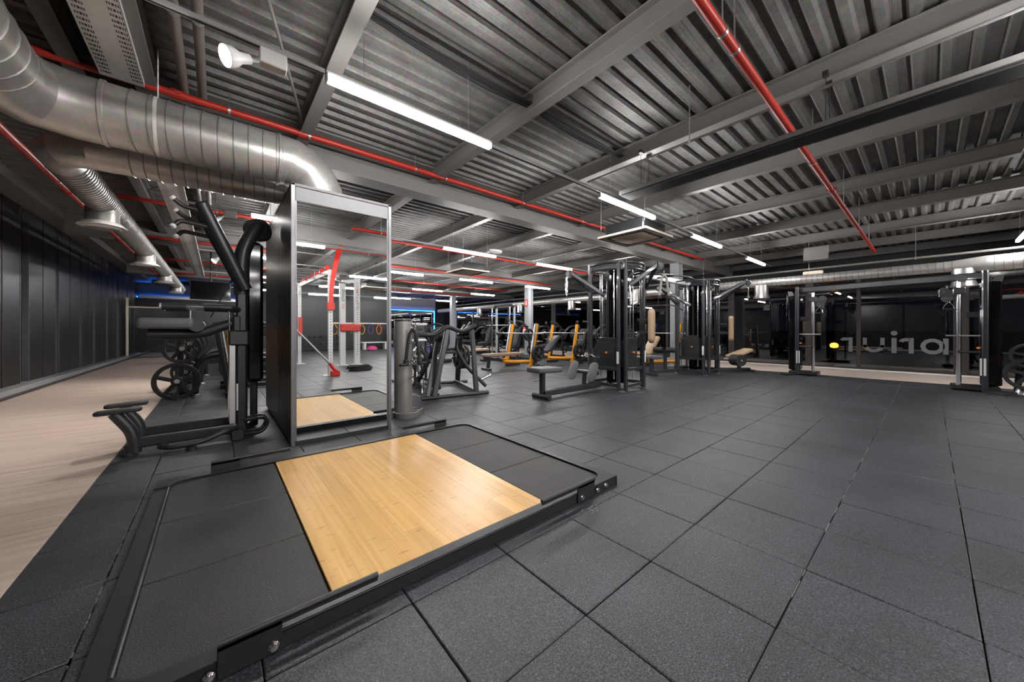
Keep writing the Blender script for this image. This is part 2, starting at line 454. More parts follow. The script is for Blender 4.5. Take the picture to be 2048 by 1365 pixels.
# pale oak boards in the left aisle, one by one, and the strip under the right windows
pl = MB().box((0, 0, -0.012), (2.255, 0.1985, 0.024), 0.0012).build('plank', M['oak'], floor); pme = pl.data
pl.location = (-1.823, 1.1, 0)
for k in range(1, 120):
    o = bpy.data.objects.new('plank', pme); COL.objects.link(o); o.parent = floor; o.location = (-1.823, 1.1 + 0.2*k, 0)
MB().b2((-2.95, YB, -0.024), (-0.7, 1.0, 0)).build('plank', M['oak'], floor)
o = MB().b2((11.586, YB, -0.024), (XR, YF, 0.0)).build('plank', M['oak_lit'], floor)

# deck of trapezoid ribs running across the room
deck = MB(); prof = []; y = YB - 0.1
while y < YF + 0.1:
    prof += [(y, ZD+0.04), (y+0.085, ZD+0.04), (y+0.105, ZD), (y+0.16, ZD)]; y += 0.18
prof.append((y, ZD+0.04))
vs = []; fs = []
for yy, zz in prof: vs += [(XL-0.3, yy, zz), (XW+0.3, yy, zz)]
for k in range(len(prof)-1): fs.append((2*k, 2*k+1, 2*k+3, 2*k+2))
deck.add(vs, fs)
ceiling = struct(deck, 'ceiling', M['deck'], smooth=False)
struct(MB().b2((XL-0.3, YB-0.3, ZD+0.1), (XW+0.3, YF+0.3, ZD+0.2)), 'roof', M['slab'], ceiling)

def ibeam(p, q, w, h, tf, tw):
    # bottom centre line p-q, horizontal
    p, q = V(p), V(q); m = MB(); U = V((0, 0, 1))
    m.bar(p+U*tf/2, q+U*tf/2, w, tf, 0.003); m.bar(p+U*(h-tf/2), q+U*(h-tf/2), w, tf, 0.003); m.bar(p+U*h/2, q+U*h/2, tw, h-2*tf, 0.001)
    return m
MAINY = (-8.5, -1.7, 5.1, 11.9, 18.7)
for yb in MAINY:
    ibeam((-2.5, yb, 3.2), (XW, yb, 3.2), 0.30, ZD-3.2, 0.025, 0.015).build('main_beam', M['beam'], ceiling)
edges = [YB] + list(MAINY) + [YF]
SECX = (-0.98, 0.81, 2.60, 4.37, 6.19, 8.13, 10.07, 12.0, 13.93, 15.65)
for xb in SECX:
    for a, b in zip(edges, edges[1:]):
        ibeam((xb, a+0.03, 3.45), (xb, b-0.03, 3.45), 0.13, ZD-3.45, 0.014, 0.009).build('beam', M['beam'], ceiling)
ibeam((-0.52, -2, 3.45), (-0.52, 5.06, 3.45), 0.16, ZD-3.45, 0.014, 0.009).build('beam', M['beam'], ceiling)
# thin wind braces under the deck
MB().cyl((0.02, 2.2, 3.52), (0.83, 4.9, 3.52), 0.013, n=8).build('brace', M['beam'], ceiling)
MB().cyl((0.83, 5.3, 3.52), (-0.9, 8.6, 3.52), 0.013, n=8).build('brace', M['beam'], ceiling)

# ---- left wall: night glazing covered by pairs of tall black panels over a stone ledge
wl = struct(MB().b2((XL-0.25, YB, 0), (XL-0.05, YF, 3.75)), 'wall_left', M['wallblk'])
win = struct(MB().b2((-2.97, 9.0, 0.1), (-2.945, YF, 3.4)), 'window_1', M['gloss'])
pe = [9.0, 9.6, 10.33, 11.06, None, 11.45, 12.2, 12.97, None, 13.17, 14.0, 14.81, None, 15.0, 15.6, 16.16, None, 16.35, 17.1, 17.8, None, 18.0, 18.75, 19.46, None, 19.7, 20.5, 21.3, None, 21.55, 22.2, 22.9]
for a, b in zip(pe, pe[1:]):
    if a is None or b is None: continue
    MB().b2((-2.93, a+0.012, 0.1), (-2.85, b-0.012, 3.485), 0.006).build('panel', M['panelblk'], wl)
for k, a in enumerate(pe):
    if a is None: continue
    MB().b2((-2.93, a-0.011, 0.1), (-2.842, a+0.011, 3.485)).build('edge_trim', M['post'] if k % 2 == 1 else M['mullion'], wl)
MB().b2((-2.93, 1, 0.1), (-2.85, 8.98, 3.485)).build('panel', M['panelblk'], wl)
for k in range(12):
    MB().b2((-2.95, 1+1.85*k, 0), (-2.66, 1+1.85*k+1.846, 0.115), 0.008).build('ledge_stone', M['ledge'], wl)
struct(MB().b2((-2.66, 1, 0.0), (-2.645, YF, 0.075)), 'baseboard_left', M['alu'])
struct(MB().b2((-2.655, 1, 0.0), (-2.58, YF, 0.03)), 'trim_1', M['panelblk'])
struct(MB().b2((XL-0.1, YB, 3.49), (-2.50, YF, ZD+0.03)), 'trim_2', M['beam'])

# ---- right wall: dark framed windows with black panels, bulkhead above
wr = struct(MB().b2((XW, YB, 2.5), (XW+0.2, YF, 3.75)).b2((XR-0.06, YB, 2.62), (XW, YF, 2.70)), 'wall_right', M['wallblk'])
mul = [(-13.9, .2), (-11.5, .12), (-9.0, .12), (-6.6, .12), (-4.4, .12), (-2.3, .14), (-0.46, .24), (1.17, .09), (2.15, .20), (4.1, .18), (6.2, .1), (8.0, .1), (9.8, .1), (11.9, .3), (13.6, .1), (15.4, .1), (17.2, .1), (19.0, .1), (21.0, .1), (22.95, .1)]
mul = [(max(-13.9, y*1.0945), w) for y, w in mul if y > -12]
for k, ((ya, wa), (yb, wb)) in enumerate(zip(mul, mul[1:])):
    a, b = ya + wa/2, yb - wb/2
    f = MB()
    f.b2((XR-0.05, ya-wa/2+0.001, 0.0), (XR+0.06, ya+wa/2, 2.62), 0.006)
    f.b2((XR-0.04, a, 0.0), (XR+0.05, b, 0.075), 0.006).b2((XR-0.04, a, 2.55), (XR+0.05, b, 2.62), 0.006)
    w = struct(f, f'window_{k+2}', M['mullion'])
    MB().b2((XR-0.008, a+0.001, 0.075), (XR+0.008, b-0.001, 2.55)).build('pane', M['glass'], w)
struct(MB().b2((XR-0.09, YB, 0.0), (XR-0.05, YF, 0.028)), 'baseboard_right', M['white'])

# ---- far and back walls
wf = struct(MB().b2((XL-0.2, YF, 0), (4.2, YF+0.2, 3.75)).b2((13.15, YF, 0), (XW+0.3, YF+0.2, 3.75)).b2((4.2, YF+0.04, 0), (13.15, YF+0.2, 2.7)), 'wall_far', M['wallblk'])
struct(MB().b2((4.2, YF, 2.7), (13.15, YF+0.2, 3.75)), 'trim_3', M['wallgrey'], wf)
struct(MB().b2((XL-0.2, YB-0.2, 0), (XW+0.3, YB, 3.75)), 'wall_back', M['wallblk'])
fm = thing('wall_mirror', 'wide mirror on the far wall edged by a glowing blue strip', 'mirror', (9, YF, 0))
MB().b2((-4.75, -0.02, 0.1), (4.0, 0.03, 2.58)).build('glass', M['mirror'], fm)
MB().b2((-4.8, -0.05, 2.585), (4.06, -0.01, 2.635)).b2((4.01, -0.05, 0.1), (4.06, -0.01, 2.58)).build('light_strip', M['blueled'], fm)
bs = thing('light_strip', 'blue light strip along the far left wall above the aisle', 'light', (-1.2, YF, 2.75))
MB().b2((-1.7, -0.06, 0), (2.2, -0.005, 0.05)).build('strip', M['blueled2'], bs)
MB().b2((-1.7, -0.12, -0.04), (2.2, -0.005, -0.01)).b2((-1.7, -0.12, -0.01), (2.2, -0.10, 0.10)).build('bracket', M['alu'], bs)  # added lip: hides the strip and sends its blue wash upward

# street outside the right windows
tag(MB().b2((13.2, -60, -4.3), (110, 90, -4.2)).build('street', M['night']), kind='structure')
for k, (x, y, w, h) in enumerate(((70, -25, 22, 5), (75, 5, 26, 5.2), (72, 38, 24, 4.8), (80, 70, 30, 6))):
    b = thing('building', 'unlit building across the street beyond the %s window' % ('far right', 'middle', 'left', 'far left')[k], 'building', (x, y, -4.2))
    MB().b2((0, -w/2, 0), (8, w/2, h)).build('wall', M['night'], b)
sl = thing('street_lamp', 'orange street lamp glowing outside the right window', 'lamp', (34, 4.4, -4.2))
MB().cyl((0, 0, 0), (0, 0, 4.1), 0.07, 0.05, 10).build('pole', M['char'], sl)
MB().lathe([(0.02, 4.05), (0.2, 4.1), (0.24, 4.25), (0.16, 4.38), (0.02, 4.42)], n=16).build('lamp_head', M['street'], sl)

# window lettering seen from behind (mirror-wise), on the pane nearest the cable machine
wl3 = thing('window_lettering', 'frosted letters on the right window read from behind', 'lettering', (XR-0.014, 1.0945, 0.51)); wl3.scale = (1, 1.0945, 1.0945)
def glyph(name, parts):
    # parts in metres: y to the left (+), z up; built on the inner face of the glass
    m = MB()
    for kind, *p in parts:
        if kind == 'b':
            y0, y1, z0, z1 = p; m.b2((-0.002, y0, z0), (0.002, y1, z1))
        else:
            yc, zc, r0, r1, a0, a1 = p; n = 14; outer = arc((0, yc, zc), r1, a0, a1, (0, 1, 0), (0, 0, 1), n); inner = arc((0, yc, zc), r0, a0, a1, (0, 1, 0), (0, 0, 1), n)
            pts = outer + inner[::-1]; N2 = len(pts)
            vs = [V((-0.002, p_.y, p_.z)) for p_ in pts] + [V((0.002, p_.y, p_.z)) for p_ in pts]; fs = []
            for q in range(n):
                fs.append((q, q+1, N2-2-q, N2-1-q)); fs.append((N2+q, N2+N2-1-q, N2+N2-2-q, N2+q+1))
            fs += [(q, (q+1) % N2, N2+(q+1) % N2, N2+q) for q in range(N2)]
            m.add(vs, fs)
    return m.build(name, M['frost'], wl3)
def yoff(y): return y - 1.0
H = 0.37
glyph('letter', [('b', yoff(1.285), yoff(1.36), 0, H), ('a', yoff(1.42), H-0.115, 0.04, 0.115, PI*0.15, PI*0.75)])
glyph('letter', [('b', yoff(0.71), yoff(0.785), 0.12, H), ('b', yoff(1.02), yoff(1.095), 0.12, H), ('a', yoff(0.9025), 0.19, 0.115, 0.19, PI, 2*PI)])
glyph('letter', [('b', yoff(0.51), yoff(0.595), 0, H), ('a', yoff(0.552), H+0.115, 0.0, 0.058, 0, 2*PI)])
glyph('letter', [('b', yoff(0.235), yoff(0.315), 0, H), ('a', yoff(0.36), H-0.125, 0.045, 0.125, PI*0.12, PI*0.7)])
glyph('letter', [('a', yoff(-0.05), 0.18, 0.105, 0.185, 0, 2*PI), ('b', yoff(-0.285), yoff(-0.205), 0, H)])

# ------------------------------------------------------------------ columns
for k, (x, y) in enumerate(((11.02, 5.1), (11.02, 11.9), (11.02, 18.7), (11.02, -8.5))):
    c = thing('steel_column', ('light grey steel column behind the second cable tower', 'light grey steel column carrying the red extinguisher', 'light grey steel column nearest the far wall', 'light grey steel column seen only near the back wall')[k], 'column', (x, y, 0))
    m = MB().bar((-0.14, 0, 0.02), (-0.14, 0, 3.2), 0.26, 0.02, 0.002, (1, 0, 0)).bar((0.14, 0, 0.02), (0.14, 0, 3.2), 0.26, 0.02, 0.002, (1, 0, 0)).bar((0, 0, 0.02), (0, 0, 3.2), 0.013, 0.26, 0.001, (1, 0, 0))
    m.build('shaft', M['colgrey'], c)
    MB().b2((-0.22, -0.2, 0), (0.22, 0.2, 0.025), 0.004).build('base_plate', M['colgrey'], c)
ext = thing('fire_extinguisher', 'red fire extinguisher hung on the light grey column', 'extinguisher', (10.76, 11.9, 0.85))
MB().lathe([(0.01, 0), (0.075, 0.01), (0.08, 0.04), (0.08, 0.42), (0.05, 0.5), (0.022, 0.52), (0.022, 0.56), (0.01, 0.565)]).build('cylinder', M['rigred'], ext)
MB().lathe([(0.0805, 0.14), (0.0815, 0.14), (0.0815, 0.32), (0.0805, 0.32)], closed=True).build('label_band', M['white'], ext)
MB().bar((-0.06, 0, 0.58), (0.05, 0, 0.6), 0.02, 0.025).tube(fillet([(0, 0.02, 0.57), (0, 0.1, 0.55), (0, 0.1, 0.2)], 0.05), 0.01, 6).build('valve', M['black'], ext)
MB().b2((0.075, -0.05, 0.3), (0.108, 0.05, 0.36)).build('bracket', M['black'], ext)
sg = thing('fire_sign', 'small red fire extinguisher sign high on the grey column', 'sign', (10.864, 11.9, 2.2))
MB().b2((-0.01, -0.12, 0), (0.0, 0.12, 0.34), 0.002).build('plate', M['rigred'], sg)
MB().b2((-0.013, -0.05, 0.06), (-0.0102, -0.01, 0.22)).b2((-0.013, 0.02, 0.08), (-0.0102, 0.045, 0.28)).b2((-0.013, -0.045, 0.22), (-0.0102, -0.015, 0.28)).build('symbol', M['white'], sg)

# ------------------------------------------------------------------ ducts
def seams(path_p, path_q, r, pitch, name, parent, mt, slope=0.0):
    p, q = V(path_p), V(path_q); d = (q-p); L = d.length; d.normalize(); m = MB(); t = pitch*0.5
    x, y = basis(d)
    while t < L:
        ring = []
        n = 28
        rr = [[], [], [], []]
        for k in range(n):
            a = 2*PI*k/n; off = d*(slope*math.cos(a))
            e = x*math.cos(a) + y*math.sin(a); c = p + d*t + off
            rr[0].append(c - d*0.006 + e*(r-0.001)); rr[1].append(c - d*0.003 + e*(r+0.008)); rr[2].append(c + d*0.003 + e*(r+0.008)); rr[3].append(c + d*0.006 + e*(r-0.001))
        m.loft(rr, caps=False); t += pitch
    return tag(m.build(name, M['seam'], parent), kind='stuff')

G = M['galv']
dA = thing('air_duct', 'largest galvanised duct bending down onto the mirrored cabinet', 'air duct', (0, 4.5, 2.956))
MB().cyl((-0.78, 0, 0), (0.52, 0, 0), 0.25, n=36).build('duct_pipe', G, dA)
seams((-0.6, 0, 0), (0.52, 0, 0), 0.25, 0.115, 'spiral_seam', dA, G, 0.03)
MB().tube([(0.5, 0, 0), (0.62, 0, 0), (0.80, 0, -0.08), (0.89, 0, -0.26), (0.89, 0, -0.42)], 0.252, 36).build('elbow', G, dA, ang=16)
MB().tube([(-0.72, 0, 0), (-0.88, 0, 0), (-1.09, -0.08, 0), (-1.2, -0.3, 0), (-1.2, -0.5, 0)], 0.253, 36).build('elbow', G, dA, ang=16)
MB().cyl((-1.2, -0.48, 0), (-1.2, -6.5, 0), 0.25, n=36).build('duct_pipe', G, dA)
seams((-1.2, -0.55, 0), (-1.2, -6.4, 0), 0.25, 0.16, 'spiral_seam', dA, G, 0.03)
for x in (-0.72, 0.5): MB().lathe([(0.249, -0.02), (0.262, -0.012), (0.262, 0.012), (0.249, 0.02)], (x, 0, 0), (1, 0, 0), 36, True).build('joint_ring', G, dA)
MB().lathe([(0.251, -0.012), (0.255, -0.012), (0.255, 0.012), (0.251, 0.012)], (-0.41, 0, 0), (1, 0, 0), 32, True).cyl((-0.41, 0, 0.25), (-0.41, 0, ZD-2.956), 0.005, n=6).build('hanger', M['galv_flat'], dA)

dB = thing('air_duct', 'smaller galvanised duct turning to run along the left wall with round outlets', 'air duct', (0, 5.23, 2.85))
MB().cyl((-0.82, 0, 0), (0.95, 0, 0), 0.157, n=32).build('duct_pipe', G, dB)
seams((-0.7, 0, 0), (0.95, 0, 0), 0.157, 0.10, 'spiral_seam', dB, G, 0.02)
MB().tube([(-0.78, 0, 0), (-0.92, 0, 0), (-1.10, 0.07, 0), (-1.185, 0.24, 0), (-1.185, 0.4, 0)], 0.16, 32).build('elbow', G, dB, ang=16)
MB().cyl((-1.185, 0.38, 0), (-1.185, 15.2, 0), 0.157, n=32).build('duct_pipe', G, dB)
seams((-1.185, 0.42, 0), (-1.185, 15.2, 0), 0.157, 0.075, 'spiral_seam', dB, G, 0.02)
MB().tube([(0.93, 0, 0), (1.0, 0, 0), (1.03, 0, -0.06), (1.03, 0, -0.308)], 0.158, 24).build('elbow', G, dB, ang=16)
for yo in (7.2, 10.9, 14.6, 18.3):
    y = yo - 5.23
    MB().lathe([(0.16, -0.08), (0.16, -0.25), (0.165, -0.3)], (-1.185, y, 0), n=28).build('outlet_collar', G, dB)
    o = MB().lathe([(0.13, -0.285), (0.225, -0.335), (0.235, -0.328), (0.17, -0.27)], (-1.185, y, 0), n=32, closed=True)
    for r in (0.04, 0.08, 0.12, 0.16): o.lathe([(r, -0.35), (r+0.022, -0.338), (r+0.024, -0.33), (r+0.004, -0.33)], (-1.185, y, 0), n=28, closed=True)
    o.build('diffuser', M['white'], dB)

dR = thing('air_duct', 'long galvanised duct above the right windows', 'air duct', (12.1, 0, 2.47))
MB().cyl((0, -13.5, 0.02), (0, 22.5, 0.02), 0.115, n=32).build('duct_pipe', G, dR)
seams((0, -0.5, 0.02), (0, 22.4, 0.02), 0.115, 0.11, 'spiral_seam', dR, G, 0.02)
MB().cyl((0, -13, 0.02), (0, -0.75, 0.02), 0.165, n=32).lathe([(0.165, -0.75), (0.117, -0.3)], (0, 0, 0.02), axis=(0, 1, 0), n=32).build('duct_pipe', G, dR)
seams((0, -4, 0.02), (0, -0.8, 0.02), 0.165, 0.11, 'spiral_seam', dR, G, 0.02)
for y in (-0.47, 3.13, 10.26, 13.7, 17.4):
    MB().lathe([(0.165, -0.05), (0.165, -0.33), (0.20, -0.42), (0.185, -0.43), (0.13, -0.40)], (0, y, 0), n=26).build('outlet', M['steel'], dR)
fl = MB().tube(fillet([(0, 6.8, 0), (-0.55, 6.8, 0.02), (-0.62, 6.8, -0.32)], 0.3, 7), 0.15, 18)
fl.build('flexible_branch', G, dR)
ft = MB().lathe([(0.15, -0.0), (0.15, -0.04), (0.2, -0.1)], (-0.62, 6.8, -0.32), n=20).build('outlet', M['steel'], dR)

# ------------------------------------------------------------------ red sprinkler pipes, grey pipes, trays, cables
def pipe_run(label, p, q, r, m, couplings=(), clamps=(), name='sprinkler_pipe', cat='pipe', hang=True):
    p, q = V(p), V(q); d = (q-p).normalized(); t = thing(name, label, cat, p)
    MB().cyl((0, 0, 0), q-p, r, n=14).build('pipe', m, t)
    for c in couplings:
        o = d*c
        k = MB().cyl(o-d*0.045, o+d*0.045, r*1.28, n=14)
        for s in (-1, 1): k.cyl(o-d*0.02 + basis(d)[0]*s*r*1.35, o+d*0.02 + basis(d)[0]*s*r*1.35, 0.016, n=8)
        k.build('coupling', m, t)
    for c in clamps:
        o = d*c
        k = MB().cyl(o-d*0.012, o+d*0.012, r*1.18, n=14)
        if hang: k.cyl(o+V((0, 0, r)), V((o.x, o.y, ZD - p.z)), 0.005, n=6)
        k.build('clamp', M['steel'], t)
    return t
pipe_run('red sprinkler pipe running diagonally overhead to the right windows', (1.95, 0.86, 3.05), (12.4, 0.86, 3.05), 0.03, M['red'], (4.51,), (0.55, 0.77, 3.28, 5.55, 7.45, 9.15))
pipe_run('red sprinkler pipe along the front of the main beam above the cabinet', (-2.4, 4.80, 3.46), (12.3, 4.80, 3.46), 0.036, M['red'], (2.1, 3.18), (2.5, 3.25, 4.6, 5.1, 6.7, 8.4))
pipe_run('red sprinkler pipe running along the left wall beside the duct', (-1.62, -3, 3.1), (-1.62, 22, 3.1), 0.04, M['red'], (7.2, 7.45, 10.9, 14.3, 17.9), (6.2, 10.4, 15.5))
pipe_run('red sprinkler pipe above the rig, seen only in the tall mirror', (-1.0, -2.35, 3.3), (9.0, -2.35, 3.3), 0.034, M['red'], (2.2,), (1.5, 4.3))
for k, y in enumerate((8.45, 11.7, 15.0, 18.4)):
    pipe_run('red sprinkler pipe crossing the ceiling, %s behind the mirrored cabinet' % ('first', 'second', 'third', 'fourth')[k], (-1.5, y, 3.3), (12.3, y, 3.3), 0.034, M['red'], (3.2, 7.1), (1.5, 4.3, 8.8), 'sprinkler_pipe', 'pipe')
for k, (x, z) in enumerate(((-0.255, 3.56), (-0.115, 3.56))):
    t = pipe_run('%s of two grey pipes overhead beside the cable tray' % ('left', 'right')[k], (x, -2.5, z), (x, 4.93, z), 0.036, M['greypipe'], (), (6.2,), 'drain_pipe', 'pipe')
    t = pipe_run('%s of two grey pipes beyond the main beam, over the left aisle' % ('left', 'right')[k], (x, 5.28, z), (x, 11.7, z), 0.036, M['greypipe'], (), (2.2, 4.2), 'drain_pipe', 'pipe')
pipe_run('white conduit high on the right wall above the duct', (12.3, -10, 2.78), (12.3, 21, 2.78), 0.026, M['beam'], (), (10.2, 12.1, 14.8, 17.5), 'conduit', 'conduit')
pipe_run('thin grey conduit hung along the black cable tray', (3.75, -3, 3.08), (3.75, 2.9, 3.08), 0.012, M['beam'], (), (2.0, 4.6), 'conduit', 'conduit')

def perforated(label, x0, x1, y0, y1, z):
    t = thing('cable_tray', label, 'cable tray', ((x0+x1)/2, y0, z)); w = (x1-x0)/2; L = y1-y0
    MB().b2((-w, 0, 0), (w, L, 0.003)).b2((-w, 0, 0), (-w+0.003, L, 0.07)).b2((w-0.003, 0, 0), (w, L, 0.07)).build('tray', M['galv_flat'], t)
    s = MB(); y = 0.02
    while y < L-0.05:
        for x in (-w*0.86, -w*0.64, w*0.50, w*0.72):
            for q in range(3): s.b2((x + q*0.0125, y, -0.0012), (x + q*0.0125+0.006, y+0.026, 0.0002))
        y += 0.062
    tag(s.build('slot', M['print'], t), kind='stuff')
    for hx in (-w+0.01, w-0.01): MB().cyl((hx, L*0.93, 0.03), (hx, L*0.93, ZD-z), 0.005, n=6).build('hanger', M['galv_flat'], t)
    return t
perforated('wide perforated galvanised cable tray overhead at top left', -0.80, -0.52, -2.0, 4.74, 3.40)
perforated('perforated cable tray beyond the ducts over the left aisle', -0.62, -0.36, 5.6, 17.5, 3.12)
bt = thing('cable_tray', 'black cable tray slung beneath the ceiling beams on the right', 'cable tray', (4.3, -6, 2.95))
MB().b2((-0.14, 0, 0), (-0.09, 8.7, 0.05), 0.004).build('tray_edge', M['trayedge'], bt)
MB().b2((-0.09, 0, -0.01), (0.14, 8.7, 0.035), 0.004).build('tray', M['rubberblk'], bt)
for y in (1.6, 4.2, 6.6, 8.4):
    MB().cyl((-0.1, y, 0.04), (-0.1, y, 0.5), 0.004, n=6).cyl((0.1, y, 0.03), (0.1, y, 0.5), 0.004, n=6).b2((-0.13, y-0.02, 0.46), (-0.07, y+0.02, 0.50)).b2((0.07, y-0.02, 0.46), (0.13, y+0.02, 0.50)).build('hanger', M['black'], bt)
cb = thing('cable_bundle', 'black cables strung along the deck above the long light', 'cables', (0.9, 2.75, 3.6))
for k in range(5):
    pts = []
    for s in range(13):
        x = s*0.29; pts.append((x, 0.018*k + 0.01*math.sin(x*2+k), -0.03 - (0.03+0.008*k)*math.sin(PI*((x % 1.75)/1.75))))
    MB().tube(pts, 0.009, 6).build('cable', M['rubberblk'], cb)

# ------------------------------------------------------------------ lights
def linear_light(x0, y, label, L=1.45, group='suspended linear lights'):
    t = thing('linear_light', label, 'light', (x0, y, Z_LED), 0, group)
    MB().b2((0, -0.026, 0), (L, 0.026, 0.05), 0.006).build('diffuser', M['led'], t)
    MB().b2((-0.015, -0.02, 0.052), (L+0.015, 0.02, 0.075), 0.003).b2((-0.012, -0.027, 0), (-0.001, 0.027, 0.055)).b2((L+0.001, -0.027, 0), (L+0.012, 0.027, 0.055)).build('housing', M['alu'], t)
    for x in (0.25, L-0.25): MB().cyl((x, 0, 0.07), (x, 0, ZD-Z_LED), 0.0022, n=5).build('wire', M['steel'], t)
    return t
def track(x0, x1, y, label):
    t = thing('light_track', label, 'light track', (x0, y, Z_LED+0.045)); L = x1-x0
    MB().b2((0, -0.017, 0), (L, 0.017, 0.032), 0.002).build('rail', M['alu'], t)
    MB().b2((0.005, -0.007, -0.0025), (L-0.005, 0.007, 0.0015)).build('slot', M['print'], t)
    return t
ROWS = [(2.85, 'front', (0.61, 3.95, 6.95, 10.15)), (6.9, 'second', (0.42, 3.82, 6.68, 9.9)), (10.75, 'third', (0.5, 3.75, 6.6, 9.75)), (14.65, 'fourth', (0.5, 3.6, 6.6, 9.65)), (19.3, 'fifth', (0.6, 3.9, 7.1, 10.2)),
        (-0.64, 'mirrored first', (0.35, 3.4)), (-4.6, 'mirrored second', (0.2, 3.4, 6.6, 9.8)), (-8.2, 'mirrored third', (0.2, 3.2, 6.4, 9.6)), (-12, 'mirrored last', (0.3, 3.5, 6.7, 9.8))]
ORD = ('first', 'second', 'third', 'fourth')
for y, rn, xs in ROWS:
    for k, x in enumerate(xs):
        yy = y if rn != 'front' else (2.79, 2.86, 2.92, 2.94)[k]
        if 'mirrored' in rn: lb = 'white linear light, %s from the left in the %s row behind the viewpoint' % (ORD[k], rn.split()[1])
        else: lb = 'white linear light, %s from the left in the %s row' % (ORD[k], rn)
        linear_light(x, yy, lb)
    pts = [-0.35] + [v for x in xs for v in (x-0.02, x+1.47)] + ([12.2] if rn != 'mirrored first' else [7.0])
    for a, b, q in zip(pts[::2], pts[1::2], range(9)):
        yy = y if rn != 'front' else (2.79, 2.83, 2.9, 2.93, 2.94)[q]
        if b - a > 0.15: track(a, b, yy, 'grey light track, %s stretch from the left in the %s row' % (('first', 'second', 'third', 'fourth', 'fifth')[q], rn.replace('mirrored', 'unseen rear')))
linear_light(11.0, -1.16, 'white linear light cut off by the right edge of the picture')
def spot(x, y, label, aim=(-0.84, -0.30, -0.45), watts=185):
    t = thing('track_spotlight', label, 'spotlight', (x, y, Z_LED+0.04))
    MB().b2((-0.075, -0.035, -0.10), (0.075, 0.035, 0.0), 0.006).build('driver_box', M['white'], t)
    a = V(aim).normalized(); o = V((-0.09, -0.02, -0.10))
    MB().tube([(-0.06, 0, -0.06), o, o + a*0.05], 0.014, 8).build('arm', M['alu'], t)
    b = o + a*0.04
    MB().lathe([(0.012, 0), (0.028, 0.005), (0.032, 0.06), (0.055, 0.10), (0.062, 0.145), (0.058, 0.148), (0.052, 0.13)], b, a, 20).build('lamp_body', M['white'], t)
    MB().lathe([(0.0, 0.138), (0.054, 0.140), (0.054, 0.143), (0.0, 0.146)], b, a, 20).build('lamp_face', M['lamp'], t)
    ld = bpy.data.lights.new('lamp_light', 'SPOT'); ld.energy = watts; ld.spot_size = math.radians(100); ld.spot_blend = 0.8; ld.shadow_soft_size = 0.05; ld.color = (1.0, 0.93, 0.86)
    lo = bpy.data.objects.new('lamp_light', ld); COL.objects.link(lo); lo.parent = t
    lo.location = b + a*0.16; lo.rotation_euler = a.to_track_quat('-Z', 'Y').to_euler()
    return t
spot(0.285, 2.79, 'bright white track spotlight at top left beside the long light')
spot(0.16, 6.9, 'white track spotlight behind the pull-up machine', (-0.70, -0.25, -0.66), 130)
spot(0.16, 10.75, 'small white track spotlight far down the left aisle', (-0.70, -0.25, -0.66), 130)
spot(3.0, -4.6, 'white track spotlight reflected in the tall mirror, left one', (-0.2, 0.9, -0.4), 60)
spot(6.2, -8.2, 'white track spotlight reflected in the tall mirror, right one', (-0.2, 0.9, -0.4), 60)

def cassette(x, y, z, label, s=0.95):
    t = thing('ceiling_air_conditioner', label, 'air conditioner', (x, y, z)); h = s/2
    def frame(a, b, z0, z1):
        return MB().b2((-a, -a, z0), (a, -b, z1)).b2((-a, b, z0), (a, a, z1)).b2((-a, -b, z0), (-b, b, z1)).b2((b, -b, z0), (a, b, z1))
    frame(h, h*0.80, 0, 0.035).build('panel_frame', M['offwhite'], t)
    MB().pad((0, 0, 0.022), 2*h*0.82, 2*h*0.82, 0.02, (1, 0, 0), (0, 1, 0), 0.25).build('air_gap', M['black'], t)
    g = MB().pad((0, 0, 0.006), 2*h*0.66, 2*h*0.66, 0.016, (1, 0, 0), (0, 1, 0), 0.12)
    g.build('grille', M['cream'], t)
    gl = MB()
    for k in range(14):
        yy = -h*0.58 + k*h*1.16/13; gl.b2((-h*0.6, yy-0.004, -0.005), (h*0.6, yy+0.004, 0.0))
    tag(gl.build('louvre', M['offwhite'], t), kind='stuff')
    MB().b2((-h*0.80, -h*0.80, 0.036), (h*0.80, h*0.80, 0.24), 0.02).build('body', M['char'], t)  # dark colour stands in for the shade above the panel
    for sx in (-1, 1):
        for sy in (-1, 1): MB().cyl((sx*h*0.9, sy*h*0.9, 0.15), (sx*h*0.9, sy*h*0.9, ZD-z), 0.006, n=6).build('hanger', M['steel'], t)
    return t
cassette(5.81, 3.44, 2.79, 'square ceiling air conditioner with cream grille near the front tower')
cassette(5.55, 8.6, 2.79, 'square ceiling air conditioner further back over the benches', 0.9)
cassette(4.8, -6.5, 2.79, 'square ceiling air conditioner seen in the tall mirror', 0.9)
el = thing('emergency_light', 'oval white emergency light fixed to a ceiling beam', 'emergency light', (6.19, 8.1, 3.36))
MB().lathe([(0.0, 0), (0.10, 0.005), (0.14, 0.03), (0.14, 0.085), (0.0, 0.088)], n=20).build('body', M['white'], el); el.scale = (1.6, 0.8, 1)
e2 = thing('emergency_light', 'long white emergency light above the right window', 'emergency light', (12.2, 2.0, 2.66))
MB().pad((0, 0, 0), 0.06, 0.42, 0.1, (1, 0, 0), (0, 1, 0), 0.4).build('body', M['offwhite'], e2)
sp = thing('wall_speaker', 'flat white square speaker under the ceiling near the right windows', 'speaker', (12.25, 1.95, 3.0))
MB().b2((-0.02, -0.26, 0), (0.04, 0.26, 0.36), 0.01).build('box', M['beam'], sp)
MB().lathe([(0.0, 0), (0.12, 0.0), (0.13, 0.008), (0.0, 0.01)], (-0.022, 0, 0.18), (-1, 0, 0), 20).build('cone', M['beam'], sp)
